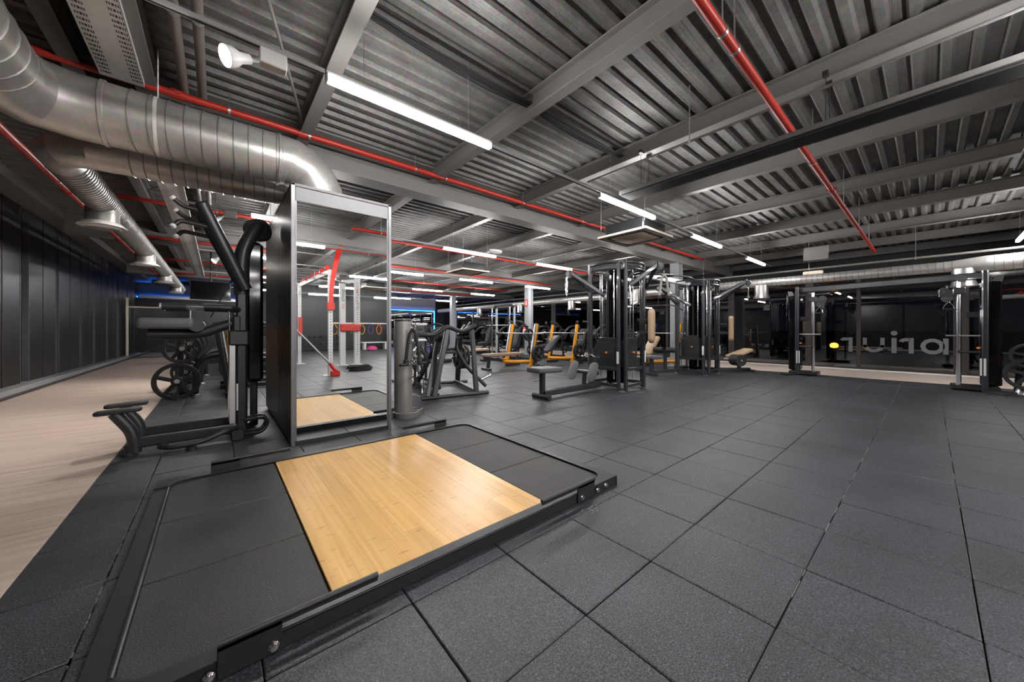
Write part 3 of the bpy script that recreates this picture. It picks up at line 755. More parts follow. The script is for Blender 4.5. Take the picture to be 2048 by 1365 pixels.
# ------------------------------------------------------------------ mirrored cabinet
X0, X1, Y0, Y1, HT = 0.545, 1.512, 3.93, 6.2, 2.54
mc = thing('mirrored_cabinet', 'tall black cabinet with a full-height mirror facing the lifting platform', 'cabinet', (X0, Y0, 0))
W, D = X1-X0, Y1-Y0
MB().b2((0.02, 0.03, 0), (W-0.02, D-0.02, HT-0.02)).build('carcass', M['panelblk'], mc)
for a, b in ((0.035, 0.9), (0.908, D-0.03)):
    MB().b2((-0.004, a, 0.03), (0.03, b, HT-0.03), 0.003).build('side_panel', M['panelblk'], mc)
    MB().b2((W-0.03, a, 0.03), (W+0.004, b, HT-0.03), 0.003).build('side_panel', M['panelblk'], mc)
for x in (-0.004, W-0.032): MB().b2((x, 0, 0.0), (x+0.036, 0.036, HT), 0.003).build('corner_post', M['post'], mc)
MB().b2((0.033, 0.004, 0.0), (W-0.033, 0.03, 0.045), 0.003).build('bottom_rail', M['black'], mc)
MB().b2((0.033, 0.006, 2.375), (W-0.033, 0.03, HT-0.03), 0.003).b2((0.033, 0.002, HT-0.026), (W-0.033, 0.03, HT), 0.002).build('header_panel', M['header'], mc)
MB().b2((0.033, 0.012, 0.046), (W-0.033, 0.029, 2.374)).build('mirror', M['mirror'], mc)
MB().b2((0.033, 0.008, 0.046), (0.045, 0.012, 2.374)).b2((W-0.045, 0.008, 0.046), (W-0.033, 0.012, 2.374)).build('mirror_trim', M['post'], mc)
MB().b2((-0.004, 0.0, HT-0.02), (W+0.004, D, HT)).build('top_panel', M['panelblk'], mc)

# ------------------------------------------------------------------ lifting platform
lp = thing('lifting_platform', 'black framed lifting platform with bamboo centre and rubber mats in the foreground', 'platform', (0.954, 2.48, 0))
def rel(p, o=(0.954, 2.48, 0)): return (p[0]-o[0], p[1]-o[1], p[2]-o[2])
def pb(lo, hi, ch=0.003): return MB().b2(rel(lo), rel(hi), ch)
FX0, FX1, FY0, FY1 = -0.325, 2.232, 1.465, 3.49
IX0, IX1, IY0, IY1 = -0.245, 2.163, 1.535, 3.40
pb((IX0, IY0, 0.004), (0.352, IY1, 0.02), 0).build('base_board', M['slab'], lp)
pb((0.36, IY0, 0.006), (1.563, IY1, 0.052), 0.003).build('wood_deck', M['bamboo'], lp)
for a, b in ((IX0, 0.354), (1.569, IX1)):
    for c, d in ((IY0, 2.12), (2.124, 2.732), (2.736, IY1)):
        pb((a+0.002, c+0.001, 0.021), (b-0.002, d-0.001, 0.048), 0.004).build('rubber_mat', M['mat'], lp)
pb((1.57, IY0, 0.004), (IX1, IY1, 0.02), 0).build('base_board', M['slab'], lp)
# rails: flat flange plus an upright outer web
pb((0.1, FY0, 0.0), (1.95, FY0+0.012, 0.062)).b2(rel((0.1, FY0, 0.054)), rel((1.95, IY0, 0.062)), 0.002).build('front_rail', M['black'], lp)
pb((0.1, FY1-0.012, 0.0), (1.95, FY1, 0.062)).b2(rel((0.1, IY1, 0.052)), rel((1.95, FY1, 0.062)), 0.002).build('back_rail', M['black'], lp)
pb((FX0, FY0+0.17, 0.0), (FX0+0.012, FY1-0.17, 0.05)).b2(rel((FX0, FY0+0.17, 0.045)), rel((IX0, FY1-0.17, 0.053)), 0.002).build('left_rail', M['black'], lp)
MB().cyl(rel((IX0-0.004, FY0+0.13, 0.058)), rel((IX0-0.004, FY1-0.2, 0.058)), 0.009, n=10).build('rail_edge', M['char'], lp)
pb((FX1-0.012, FY0+0.17, 0.0), (FX1, FY1-0.17, 0.062)).b2(rel((IX1, FY0+0.17, 0.054)), rel((FX1, FY1-0.17, 0.062)), 0.002).build('right_rail', M['black'], lp)
for sx, xo, xi, xr in ((1, FX0, IX0, 0.1), (-1, FX1, IX1, 1.95)):
    for sy, yo, yi in ((1, FY0, IY0), (-1, FY1, IY1)):
        yr = yo + sy*0.17; R = 0.10
        cx, cy = xi + sx*R, yi + sy*R
        pts = [(xo, yo), (xr, yo), (xr, yi)]
        for k in range(9):
            a = PI/2*k/8
            pts.append((cx - sx*R*math.sin(a), cy - sy*R*math.cos(a)))
        pts += [(xi, yr), (xo, yr)]
        if sx*sy < 0: pts = pts[::-1]
        o = rel((0, 0, 0.052))
        m = MB().prism(pts, o, (1, 0, 0), (0, 1, 0), 0.0105)
        m.b2(rel((min(xo, xo+sx*0.012), min(yo, yr), 0)), rel((max(xo, xo+sx*0.012), max(yo, yr), 0.053)))
        m.b2(rel((min(xo, xr), min(yo, yo+sy*0.012), 0)), rel((max(xo, xr), max(yo, yo+sy*0.012), 0.053)))
        m.build('corner_plate', M['black'], lp)
for x0, x1, p0, p1, y in ((0.0, 0.505, 0.0, 0.175, FY0-0.006), (1.455, 1.955, 1.78, 1.955, FY0-0.006), (-0.035, 0.477, -0.035, 0.14, FY1+0.006), (1.47, 1.97, 1.83, 1.97, FY1+0.006)):
    bg = MB().b2(rel((p0, y-0.005, 0.004)), rel((p1, y+0.005, 0.115)), 0.002)
    bg.b2(rel((x0, y-0.005, 0.093)), rel((x1, y+0.005, 0.115)), 0.002)
    bg.cyl(rel((x0, y, 0.116)), rel((x1, y, 0.116)), 0.0115, n=12)
    bg.build('bar_guard', M['black'], lp)
for x in (-0.02, 0.15, 1.82, 1.985, 2.09):
    MB().lathe([(0.0, 0), (0.017, 0.0), (0.017, 0.004), (0.011, 0.009), (0.011, 0.013), (0.0, 0.014)], rel((x, FY0-0.010 if x < 1.99 else FY0, 0.03)), (0, -1, 0), 14).build('bolt', M['chrome'], lp)

# ------------------------------------------------------------------ weight plates
def plate_proto(name, r, t, m, label, cat='weight plate'):
    p = thing(name, label, cat)
    MB().lathe([(r*0.80, -t*0.42), (r*0.86, -t/2), (r*0.97, -t/2), (r, -t*0.32), (r, t*0.32), (r*0.97, t/2), (r*0.86, t/2), (r*0.80, t*0.42)], axis=(0, 1, 0), n=36, closed=True).build('rim', m, p)
    s = MB()
    for k in range(5):
        a = 2*PI*k/5 + 0.3; d = V((math.cos(a), 0, math.sin(a)))
        s.bar(d*r*0.16, d*r*0.83, r*0.20, t*0.55, t*0.15, (0, 1, 0))
        q = V((-d.z, 0, d.x))
    s.build('spoke', m, p)
    MB().lathe([(0.026, -t*0.5), (r*0.22, -t*0.5), (r*0.26, -t*0.3), (r*0.26, t*0.3), (r*0.22, t*0.5), (0.026, t*0.5)], axis=(0, 1, 0), n=20, closed=True).build('hub', m, p)
    MB().lathe([(0.0255, -t*0.52), (0.036, -t*0.52), (0.036, t*0.52), (0.0255, t*0.52)], axis=(0, 1, 0), n=16, closed=True).build('hub_ring', M['steel'], p)
    return p
PLATES = {}
def plate(loc, r, label, axis='y', t=0.045, tilt=0.0, group=None):
    k = (round(r, 3), round(t, 3))
    if k not in PLATES: o = PLATES[k] = plate_proto('weight_plate', r, t, M['rubberblk'], label)
    else: o = copy_tree(PLATES[k])
    o.location = loc; o.rotation_euler = (0, tilt, PI/2 if axis == 'x' else 0) if axis in 'xy' else axis
    tag(o, label, 'weight plate', group); return o

# ------------------------------------------------------------------ pull-up and dip machine (left)
class TM:   # builds the parts of one thing from world coordinates
    def __init__(s, name, label, cat, org, group=None): s.o = V(org); s.t = thing(name, label, cat, org, 0, group)
    def part(s, mb, name, m, label=None, parent=None, stuff=False):
        mb.v = [tuple(V(p)-s.o) for p in mb.v]; o = mb.build(name, m, parent or s.t)
        if label: o['label'] = label
        if stuff: o['kind'] = 'stuff'
        return o
P1 = TM('assisted_pull_up_machine', 'black assisted pull-up and dip machine beside the mirrored cabinet', 'gym machine', (0.0, 4.75, 0))
B = M['black']; CH = M['chrome']
P1.part(MB().bar((0.2, 4.72, 0.03), (0.2, 4.72, 1.66), 0.10, 0.10, 0.02), 'column', M['char'])
P1.part(MB().tube(fillet([(0.2, 4.72, 1.5), (0.2, 4.72, 1.96), (0.33, 4.8, 2.26), (0.37, 4.9, 2.32)], 0.16, 6), 0.068, 16), 'neck', M['char'])
P1.part(MB().lathe([(0.0, -0.07), (0.10, -0.07), (0.125, -0.05), (0.125, 0.05), (0.10, 0.07), (0, 0.07)], (0.35, 4.86, 2.24), (-0.5, 1, 0), 24), 'pulley_housing', B)
for k, (ya, yb, zt) in enumerate(((4.66, 4.6, 2.36), (4.86, 4.93, 2.33))):
    P1.part(MB().tube([(0.235, ya, 1.55), (-0.115, yb, zt)], 0.057, 18).lathe([(0, 0), (0.056, 0), (0.05, 0.014), (0, 0.014)], (-0.115, yb, zt), (-0.42, 0, 0.9), 16), 'chin_arm', M['char'])
    for q, (x, z, pts) in enumerate(((-0.10, zt-0.07, [(0, 0, 0), (-0.15, 0, 0.02), (-0.21, -0.02, 0.07)]), (-0.03, zt-0.22, [(0, 0, 0), (-0.24, 0, 0.03), (-0.28, -0.03, -0.03)]))):
        pts = [V((x, yb, z)) + V(p) for p in fillet(pts, 0.06)]
        h = P1.part(MB().tube(pts, 0.021, 10), 'chin_handle', B)
        d = (pts[-1]-pts[-2]).normalized()
        P1.part(MB().lathe([(0, 0), (0.024, 0), (0.026, 0.02), (0.022, 0.028), (0, 0.03)], pts[-1], d, 14), 'end_cap', M['white'], parent=h)
for y in (4.6, 4.98):
    P1.part(MB().tube(fillet([(0.19, 4.72, 1.33), (0.12, y, 1.345), (0.02, y, 1.35)], 0.06), 0.03, 12).cyl((0.05, y, 1.35), (-0.10, y, 1.35), 0.031), 'dip_bar', B)
    P1.part(MB().cyl((-0.10, y, 1.35), (-0.225, y, 1.347), 0.021), 'dip_bar', CH, 'chrome middle of the dip bar')
    P1.part(MB().cyl((-0.225, y, 1.347), (-0.395, y, 1.344), 0.031), 'grip', M['rubberblk'])
    P1.part(MB().lathe([(0, 0), (0.031, 0), (0.031, 0.014), (0, 0.016)], (-0.395, y, 1.344), (-1, 0, 0), 14), 'end_cap', M['alu'])
P1.part(MB().pad((-0.36, 4.76, 1.185), 0.40, 0.46, 0.10, (1, 0, 0), (0, 1, 0), 0.22), 'knee_pad', M['pad'])
P1.part(MB().cyl((-0.15, 4.55, 1.165), (-0.15, 4.98, 1.165), 0.06, n=16), 'pad_roll', M['padblk'])
P1.part(MB().tube(fillet([(-0.5, 4.74, 1.085), (-0.13, 4.74, 1.08), (0.06, 4.74, 1.17), (0.19, 4.74, 1.22)], 0.12, 6), 0.05, 14), 'pad_arm', M['char'])
P1.part(MB().b2((0.09, 4.64, 0.96), (0.26, 4.80, 1.12), 0.015).b2((0.12, 4.66, 1.1), (0.2, 4.78, 1.28), 0.02), 'carriage', B)
P1.part(MB().b2((0.245, 4.82, 0.55), (0.40, 5.16, 2.10), 0.03), 'weight_shroud', M['gloss'])
P1.part(MB().bar((0.33, 5.12, 0.03), (0.33, 5.12, 2.2), 0.07, 0.07, 0.012).bar((0.33, 5.0, 0.07), (0.2, 4.7, 0.07), 0.07, 0.08), 'rear_column', B)
for dx, dy in ((-0.10, -0.015), (-0.075, 0.06)):
    P1.part(MB().cyl((0.2+dx, 4.72+dy, 0.16), (0.2+dx, 4.72+dy, 1.34), 0.013, n=10), 'guide_rod', CH)
P1.part(MB().b2((0.10, 4.655, 0.15), (0.145, 4.665, 1.0)), 'guide_rail', M['alu'])
P1.part(MB().b2((0.155, 4.664, 0.28), (0.17, 4.67, 0.56)), 'sticker', M['white'])
for y, z in ((4.6, 0.105), (4.97, 0.125)):
    P1.part(MB().bar((-0.60, y, z), (0.16, y, z), 0.07, 0.085, 0.012), 'base_rail', M['char'])
    P1.part(MB().tube(fillet([(-0.565, y, 0.02), (-0.575, y, 0.20), (-0.69, y, 0.39)], 0.12, 6), 0.046, 14), 'step_post', M['char'])
    P1.part(MB().pad((-0.665, y, 0.405), 0.29, 0.13, 0.035, (1, 0, 0.04), (0, 1, 0), 0.6), 'foot_step', M['rubberblk'])
    P1.part(MB().lathe([(0, 0), (0.05, 0), (0.05, 0.02), (0.04, 0.03), (0, 0.03)], (-0.6, y, 0.001), n=14), 'foot', M['rubberblk'])
P1.part(MB().bar((-0.6, 4.6, 0.06), (-0.6, 4.97, 0.06), 0.07, 0.06), 'cross_rail', M['char'])
P1.part(MB().bar((0.16, 4.5, 0.06), (0.16, 5.05, 0.06), 0.09, 0.1, 0.015), 'cross_rail', M['char'])
P1.part(MB().tube(fillet([(-0.40, 4.52, 0.055), (-0.33, 4.43, 0.055), (-0.12, 4.43, 0.06), (0.05, 4.47, 0.12), (0.16, 4.55, 0.13)], 0.09, 5), 0.022, 10).tube([(-0.4, 4.52, 0.055), (-0.36, 4.57, 0.06)], 0.022, 10), 'toe_bar', B)
P1.part(MB().lathe([(0, 0), (0.04, 0), (0.04, 0.03), (0, 0.04)], (-0.18, 4.43, 0.001), n=14), 'foot', M['rubberblk'])
for y in (4.55, 4.68):
    P1.part(MB().tube(fillet([(0.22, y, 0.05), (0.36, y-0.05, 0.05), (0.42, y+0.02, 0.13), (0.40, y+0.14, 0.17), (0.22, y+0.1, 0.17)], 0.07, 5), 0.018, 8), 'cable_guard', B)
for x, z in ((0.08, 0.12), (0.125, 0.11)): P1.part(MB().lathe([(0, 0), (0.011, 0), (0.011, 0.006), (0, 0.008)], (x, 4.564, z), (0, -1, 0), 10), 'bolt', M['steel'])
for v0, v1 in (((0.12, 4.72, 1.66), (-0.05, 4.75, 1.25)),): P1.part(MB().cyl(v0, v1, 0.006, n=6), 'cable', M['rubberblk'])

# ------------------------------------------------------------------ plate trees and leverage machines
def plate_tree(x, y, nm, rz=0.0, plates=((-0.03, 0.285, 0.30), (0.03, 0.82, 0.245))):
    t = thing('plate_tree', f'black weight plate tree {nm}', 'weight rack', (x, y, 0), rz)
    MB().bar((0, 0.06, 0.04), (0, 0.06, 1.05), 0.08, 0.08, 0.014).build('post', M['char'], t)
    MB().bar((-0.05, -0.3, 0.05), (-0.05, 0.35, 0.05), 0.08, 0.06).bar((0.2, 0.06, 0.05), (-0.2, 0.06, 0.05), 0.08, 0.06).build('base', M['char'], t)
    MB().tube(fillet([(0.19, -0.06, 0.02), (0.19, -0.06, 0.5), (0.3, -0.02, 0.66), (0.56, 0.04, 0.70)], 0.2, 6), 0.045, 12).build('bent_post', M['char'], t)
    MB().lathe([(0, 0), (0.07, 0), (0.07, 0.03), (0.055, 0.045), (0, 0.045)], (0.19, -0.06, 0.0), n=16).build('foot', M['steel'], t)
    for k, (px, pz, r) in enumerate(plates):
        MB().cyl((px, 0.06, pz), (px, -0.22, pz), 0.024, n=12).build('peg', CH, t)
        for q in range(2):
            w = sent(None, (px, -0.10-0.052*q, pz), (x, y, 0), rz)
            plate(w, r, 'black spoked plate, %s on the %s peg, plate tree %s' % (('rear', 'front')[q], ('lower', 'upper', 'top')[k], nm), 'y' if abs(rz) < 0.5 else 'x')
    return t
plate_tree(-0.47, 8.05, 'nearest behind the pull-up machine')
plate_tree(-0.45, 9.7, 'second along the left aisle', 0, ((-0.03, 0.285, 0.225), (0.03, 0.85, 0.225)))
plate_tree(-0.4, 11.4, 'third along the left aisle', 0, ((-0.03, 0.285, 0.225), (0.03, 0.85, 0.225)))

def leverage(x, y, rz, label, seat_m, arm_m=None, nplates=2, accent=None, pl_label=None):
    t = thing('leverage_machine', label, 'gym machine', (x, y, 0), rz)
    C = M['char']; arm_m = arm_m or C
    for s in (-1, 1):
        MB().bar((s*0.42, -0.55, 0.05), (s*0.30, 0.75, 0.05), 0.08, 0.08, 0.014).build('base_rail', C, t)
        MB().tube(fillet([(s*0.38, 0.60, 0.06), (s*0.36, 0.52, 1.15), (s*0.30, 0.25, 1.42), (s*0.12, 0.1, 1.45)], 0.22, 6), 0.042, 12).build('upright', C, t)
        MB().tube(fillet([(s*0.34, 0.5, 1.25), (s*0.48, 0.1, 1.30), (s*0.50, -0.25, 1.0), (s*0.36, -0.40, 0.98)], 0.18, 6), 0.034, 12).build('lever_arm', arm_m, t)
        MB().cyl((s*0.47, -0.30, 0.99), (s*0.30, -0.42, 0.98), 0.04, n=12).build('grip', M['rubberblk'], t)
        MB().cyl((s*0.36, 0.42, 0.95), (s*0.74, 0.42, 0.95), 0.024, n=12).build('peg', CH, t)
        MB().cyl((s*0.36, 0.55, 0.42), (s*0.70, 0.55, 0.42), 0.024, n=12).build('peg', CH, t)
    for xx, yy, zz in ((0.34, 0.65, 0.05), (0.42, -0.5, 0.05), (0.36, 0.5, 0.95)): MB().bar((-xx, yy, zz), (xx, yy, zz), 0.08, 0.07).build('cross_rail', C, t)
    MB().bar((0, -0.5, 0.07), (0, 0.45, 0.52), 0.07, 0.09, 0.012).bar((0, 0.25, 0.05), (0, 0.5, 1.1), 0.07, 0.08, 0.012).build('spine', accent or C, t)
    MB().pad((0, -0.12, 0.50), 0.42, 0.40, 0.09, (0, 1, 0.1), (-1, 0, 0), 0.4).build('seat', seat_m, t)
    MB().pad((0, 0.24, 0.86), 0.66, 0.30, 0.09, (0, 0.28, 1), (1, 0, 0), 0.5).build('backrest', seat_m, t)
    for s in (-1, 1):
        for q in range(nplates):
            w = sent(None, (s*(0.46+0.055*q), 0.42, 0.95), (x, y, 0), rz)
            o = plate(w, 0.225, 'black spoked plate, %s on %s peg, %s' % (('inner', 'outer', 'outermost')[q], 'left' if s < 0 else 'right', pl_label or label), 'x')
            o.rotation_euler = (0, 0, PI/2 + rz)
        w = sent(None, (s*0.50, 0.55, 0.42), (x, y, 0), rz)
        o = plate(w, 0.225, 'black spoked plate stored low on the %s side of the %s' % ('left' if s < 0 else 'right', pl_label or label), 'x'); o.rotation_euler = (0, 0, PI/2 + rz)
    return t
leverage(0.8, 8.95, PI/2, 'black plate-loaded machine with leaning uprights behind the pull-up machine', M['padblk'], accent=M['char'], pl_label='first aisle machine')
leverage(0.85, 11.2, PI/2, 'black plate-loaded machine, second along the left aisle', M['padblk'], None, pl_label='second aisle machine')
leverage(0.85, 13.3, PI/2, 'black plate-loaded machine, third along the left aisle', M['padblk'], pl_label='third aisle machine')
leverage(10.35, 8.45, -PI/2, 'black plate-loaded machine right of the extinguisher column', M['padblk'], None, 3, pl_label='machine right of the column')
leverage(8.3, 9.9, -PI/2, 'black plate-loaded machine behind the yellow flat bench', M['padblk'], None, 2, pl_label='machine behind the yellow bench')
leverage(10.35, 10.1, -PI/2, 'black plate-loaded machine in front of the far right windows', M['padblk'], None, 2, pl_label='far window machine')
leverage(10.25, 6.95, -PI/2, 'plate-loaded machine with yellow spine behind the left tower', M['padblk'], None, 2, accent=M['yellow'], pl_label='yellow-spined machine')

# yellow board of a rack glimpsed past the pull-up machine
yb = TM('yellow_rack', 'yellow and white rack post glimpsed behind the pull-up machine', 'rack', (0.33, 8.0, 0))
yb.part(MB().bar((0.16, 7.75, 0.02), (-0.02, 7.75, 1.25), 0.07, 0.11, 0.012, (0, 1, 0)), 'post', M['char'])
yb.part(MB().bar((0.22, 7.78, 0.05), (0.06, 7.78, 1.2), 0.02, 0.06, 0.004, (0, 1, 0)), 'white_edge', M['white'])
yb.part(MB().b2((0.13, 7.86, 0.55), (0.24, 7.9, 1.16), 0.02), 'yellow_board', M['yellow'])
yb.part(MB().bar((0.16, 7.5, 0.04), (0.16, 8.2, 0.04), 0.09, 0.07), 'foot', M['char'])

# ------------------------------------------------------------------ accessory column with rope and cable handles
ac = TM('accessory_column', 'grey cylindrical accessory stand with hooks beside the mirrored cabinet', 'stand', (1.86, 4.42, 0))
cx, cy = 1.86, 4.42
ac.part(MB().lathe([(0.0, 0.02), (0.112, 0.02), (0.112, 1.25), (0.108, 1.262), (0.10, 1.264), (0.0, 1.25)], (cx, cy, 0), n=32), 'cylinder', M['greycyl'])
ac.part(MB().lathe([(0.112, 1.235), (0.1135, 1.236), (0.1135, 1.26), (0.112, 1.262)], (cx, cy, 0), n=32, closed=True), 'rim', M['char'])
for dx, dy, r in ((0.02, -0.05, 0.15), (0.16, 0.02, 0.10), (-0.12, 0.1, 0.11)):
    ac.part(MB().lathe([(0.0, 0.0), (r, 0.0), (r+0.012, 0.07), (r+0.002, 0.075), (r-0.012, 0.015), (0.0, 0.012)], (cx+dx, cy+dy, 0.0), n=28), 'base_dish', M['greycyl'])
HOOKS = [(a, z) for z in (1.19, 0.95, 0.72, 0.5) for a in (-80, -35, 10, 55)]
for a, z in HOOKS:
    d = V((math.cos(math.radians(a)), math.sin(math.radians(a)), 0)); p = V((cx, cy, z)) + d*0.108
    ac.part(MB().tube([p, p+d*0.07, p+d*0.09+V((0, 0, 0.03))], 0.006, 8), 'hook', CH)
def carabiner(m, p, h=0.07):
    q = [V(p)+V((0.016*math.cos(a)*1.0, 0, -h/2 + h/2*math.sin(a))) for a in [2*PI*k/12 for k in range(12)]]
    return m.tube(q, 0.004, 6, closed=True)
def rope_mesh(pts, r):
    # three twisted strands
    P = [V(p) for p in pts]; m = MB(); L = [0]
    for a, b in zip(P, P[1:]): L.append(L[-1]+(b-a).length)
    n = max(12, int(L[-1]/0.012)); C_ = []
    for k in range(n+1):
        d = L[-1]*k/n; i = max(j for j in range(len(L)-1) if L[j] <= d + 1e-9); t = (d-L[i])/max(1e-9, L[i+1]-L[i]); C_.append((P[i].lerp(P[i+1], t), d))
    x, y = basis(P[-1]-P[0])
    for s in range(3):
        m.tube([c + x*(r*0.55*math.cos(d*75+s*2.094)) + y*(r*0.55*math.sin(d*75+s*2.094)) for c, d in C_], r*0.62, 6)
    return m
def hang_rope(loc, label, m, spread=0.07, L=0.36, dirn=(1, 0)):
    t = thing('triceps_rope', label, 'rope', loc)
    d = V((dirn[0], dirn[1], 0)).normalized()
    carabiner(MB(), (0, 0, 0.0)).build('carabiner', CH, t)
    for s in (-1, 1):
        pts = fillet([V((0, 0, -0.07)), d*s*spread*0.5 + V((0, 0, -0.14)), d*s*spread + V((0, 0, -L))], 0.08, 5)
        rope_mesh(pts, 0.019).build('rope', m, t)
        e = pts[-1]
        MB().lathe([(0, 0), (0.03, 0.0), (0.034, 0.02), (0.03, 0.05), (0.017, 0.06), (0, 0.06)], e + V((0, 0, -0.05)), n=14).build('rubber_end', M['rubberblk'], t)
    return t
def cable_bar(loc, label, kind, rz=0.0, cat='cable attachment', name='cable_attachment'):
    t = thing(name, label, cat, loc, rz)
    carabiner(MB(), (0, 0, 0), 0.06).build('ring', CH, t)
    if kind == 'straight':
        MB().cyl((-0.22, 0, -0.08), (0.22, 0, -0.08), 0.013, n=12).build('bar', CH, t)
        for s in (-1, 1): MB().cyl((s*0.09, 0, -0.08), (s*0.22, 0, -0.08), 0.017, n=12).build('grip', M['rubberblk'], t)
    elif kind == 'v':
        for s in (-1, 1):
            MB().tube(fillet([(0, 0, -0.06), (s*0.10, 0, -0.13), (s*0.10, 0.0, -0.26)], 0.05), 0.012, 10).build('arm', CH, t)
            MB().cyl((s*0.10, 0, -0.15), (s*0.10, 0, -0.26), 0.017, n=12).build('grip', M['rubberblk'], t)
    elif kind == 'd':
        MB().tube(fillet([(-0.07, 0, -0.2), (-0.06, 0, -0.14), (0, 0, -0.05), (0.06, 0, -0.14), (0.07, 0, -0.2)], 0.04), 0.006, 8).build('stirrup', CH, t)
        MB().cyl((-0.07, 0, -0.2), (0.07, 0, -0.2), 0.016, n=12).build('grip', M['rubberblk'], t)
    else:
        MB().tube(fillet([(-0.26, 0, -0.17), (-0.2, 0, -0.10), (-0.1, 0, -0.1), (0, 0, -0.06), (0.1, 0, -0.1), (0.2, 0, -0.10), (0.26, 0, -0.17)], 0.04), 0.013, 10).build('bar', CH, t)
    return t
def hp(i):
    a, z = HOOKS[i]; d = V((math.cos(math.radians(a)), math.sin(math.radians(a)), 0)); return V((cx, cy, z)) + d*0.19
hang_rope(hp(0)+V((0.01, -0.01, 0.02)), 'black twisted triceps rope hanging on the grey accessory stand', M['rope'], 0.085, 0.47, (0.77, -0.64))
cable_bar(hp(8) + V((0.02, -0.01, 0.05)), 'straight chrome bar with black grips on the lower front hook of the grey stand', 'straight', 0.35)
cable_bar(hp(2), 'chrome cable handle hanging high on the right of the grey stand', 'v', 1.2)
cable_bar(hp(5), 'chrome stirrup handle on the middle hook of the grey stand', 'd', 0.4)
cable_bar(hp(6), 'curved chrome bar on the middle right hook of the grey stand', 'curl', 1.0)
cable_bar(hp(9), 'black and chrome stirrup on the lower right hook of the grey stand', 'd', 0.9)
hang_rope(hp(10), 'second black rope hung low on the right of the grey stand', M['rope'], 0.05, 0.3, (0.4, 1))
cable_bar(hp(13) + V((0.05, -0.05, 0)), 'lowest chrome stirrup on the grey stand', 'd', 0.9)

# handle rack behind the stand: a steel frame hung with chrome bars
hr = TM('handle_rack', 'steel rack hung with chrome cable bars behind the grey stand', 'rack', (3.25, 7.2, 0))
for x in (2.92, 3.58): hr.part(MB().bar((x, 7.25, 0.03), (x, 7.25, 1.3), 0.05, 0.05, 0.008).bar((x, 7.0, 0.03), (x, 7.5, 0.03), 0.05, 0.05, 0.008), 'post', M['char'])
for z in (1.25, 0.9, 0.55): hr.part(MB().bar((2.92, 7.22, z), (3.58, 7.22, z), 0.03, 0.05, 0.006), 'shelf_rail', M['steel'])
hr.part(MB().b2((2.94, 7.25, 0.35), (3.56, 7.265, 1.28)), 'back_panel', M['pad'])
for k in range(12):
    x = 2.69 + 0.14*(k % 4) + 0.03*(k//4); z = (1.22, 0.87, 0.52)[k//4]
    cable_bar((x+0.3, 7.15, z), 'chrome cable grip, %s from left on the %s rail of the rack' % (ORD[k % 4], ('top', 'middle', 'bottom')[k//4]), ('v', 'd', 'curl', 'straight')[(k + k//4) % 4], (1.3, 0.2, 1.1, 1.2)[(k + k//4) % 4])
# ------------------------------------------------------------------ seated row machine (centre)
R1 = TM('seated_row_machine', 'black A-framed plate-loaded row machine right of the grey stand', 'gym machine', (3.1, 5.4, 0))
C = M['char']
R1.part(MB().tube([(2.46, 5.14, 0.04), (3.62, 4.95, 0.04)], 0.034, 12), 'front_foot', C)
R1.part(MB().tube([(2.75, 6.55, 0.04), (4.05, 6.3, 0.04)], 0.034, 12).bar((2.72, 5.1, 0.06), (3.05, 6.5, 0.06), 0.07, 0.07).bar((3.42, 5.0, 0.06), (3.8, 6.35, 0.06), 0.07, 0.07), 'base_frame', C)
R1.part(MB().bar((2.66, 5.1, 0.06), (3.10, 5.45, 1.13), 0.055, 0.09, 0.012, (1, 0, 0)), 'front_upright', C)
R1.part(MB().bar((3.40, 4.99, 0.06), (3.61, 5.45, 1.13), 0.055, 0.09, 0.012, (1, 0, 0)), 'front_upright', C)
R1.part(MB().bar((2.56, 5.13, 0.06), (2.98, 5.60, 0.90), 0.05, 0.08, 0.012, (1, 0, 0)), 'side_strut', C)
R1.part(MB().bar((3.85, 6.35, 0.06), (3.45, 5.6, 1.0), 0.06, 0.10, 0.012, (1, 0, 0)).bar((3.0, 6.5, 0.06), (3.05, 5.6, 1.0), 0.06, 0.10, 0.012, (1, 0, 0)), 'rear_upright', C)
R1.part(MB().tube(fillet([(2.55, 5.42, 1.05), (2.82, 5.42, 1.03), (3.06, 5.42, 1.175), (3.12, 5.42, 1.175), (3.36, 5.42, 1.085), (3.66, 5.42, 1.20)], 0.12, 6), 0.037, 14), 'top_bar', C)
R1.part(MB().cyl((3.55, 5.42, 1.16), (3.67, 5.42, 1.205), 0.041, n=14), 'grip', M['rubberblk'])
R1.part(MB().cyl((2.54, 5.42, 1.051), (2.68, 5.42, 1.04), 0.041, n=14), 'grip', M['rubberblk'])
R1.part(MB().tube(fillet([(2.98, 5.6, 0.98), (2.95, 5.7, 0.72), (3.0, 5.6, 0.5), (2.86, 5.3, 0.14)], 0.2, 6), 0.032, 12), 'lever_arm', B)
R1.part(MB().tube(fillet([(3.40, 5.6, 0.98), (3.38, 5.62, 0.8), (3.45, 5.45, 0.5), (3.68, 5.1, 0.12)], 0.2, 6), 0.032, 12), 'lever_arm', B)
R1.part(MB().tube([(3.42, 5.5, 1.06), (3.68, 5.62, 1.27)], 0.016, 10), 'row_handle', M['steel'])
R1.part(MB().tube([(3.40, 5.6, 1.04), (3.64, 5.75, 1.22)], 0.016, 10), 'row_handle', M['steel'])
R1.part(MB().pad((3.2, 5.95, 0.55), 0.42, 0.36, 0.09, (1, 0, 0), (0, 1, 0), 0.4), 'seat', M['padblk'])
R1.part(MB().pad((3.12, 5.70, 0.98), 0.40, 0.28, 0.09, (0, 0, 1), (0.98, -0.2, 0), 0.5), 'chest_pad', M['padblk'])
R1.part(MB().bar((3.1, 6.0, 0.06), (3.15, 5.95, 0.5), 0.08, 0.08).bar((2.95, 5.6, 0.72), (3.45, 5.6, 0.72), 0.05, 0.05), 'seat_post', C)
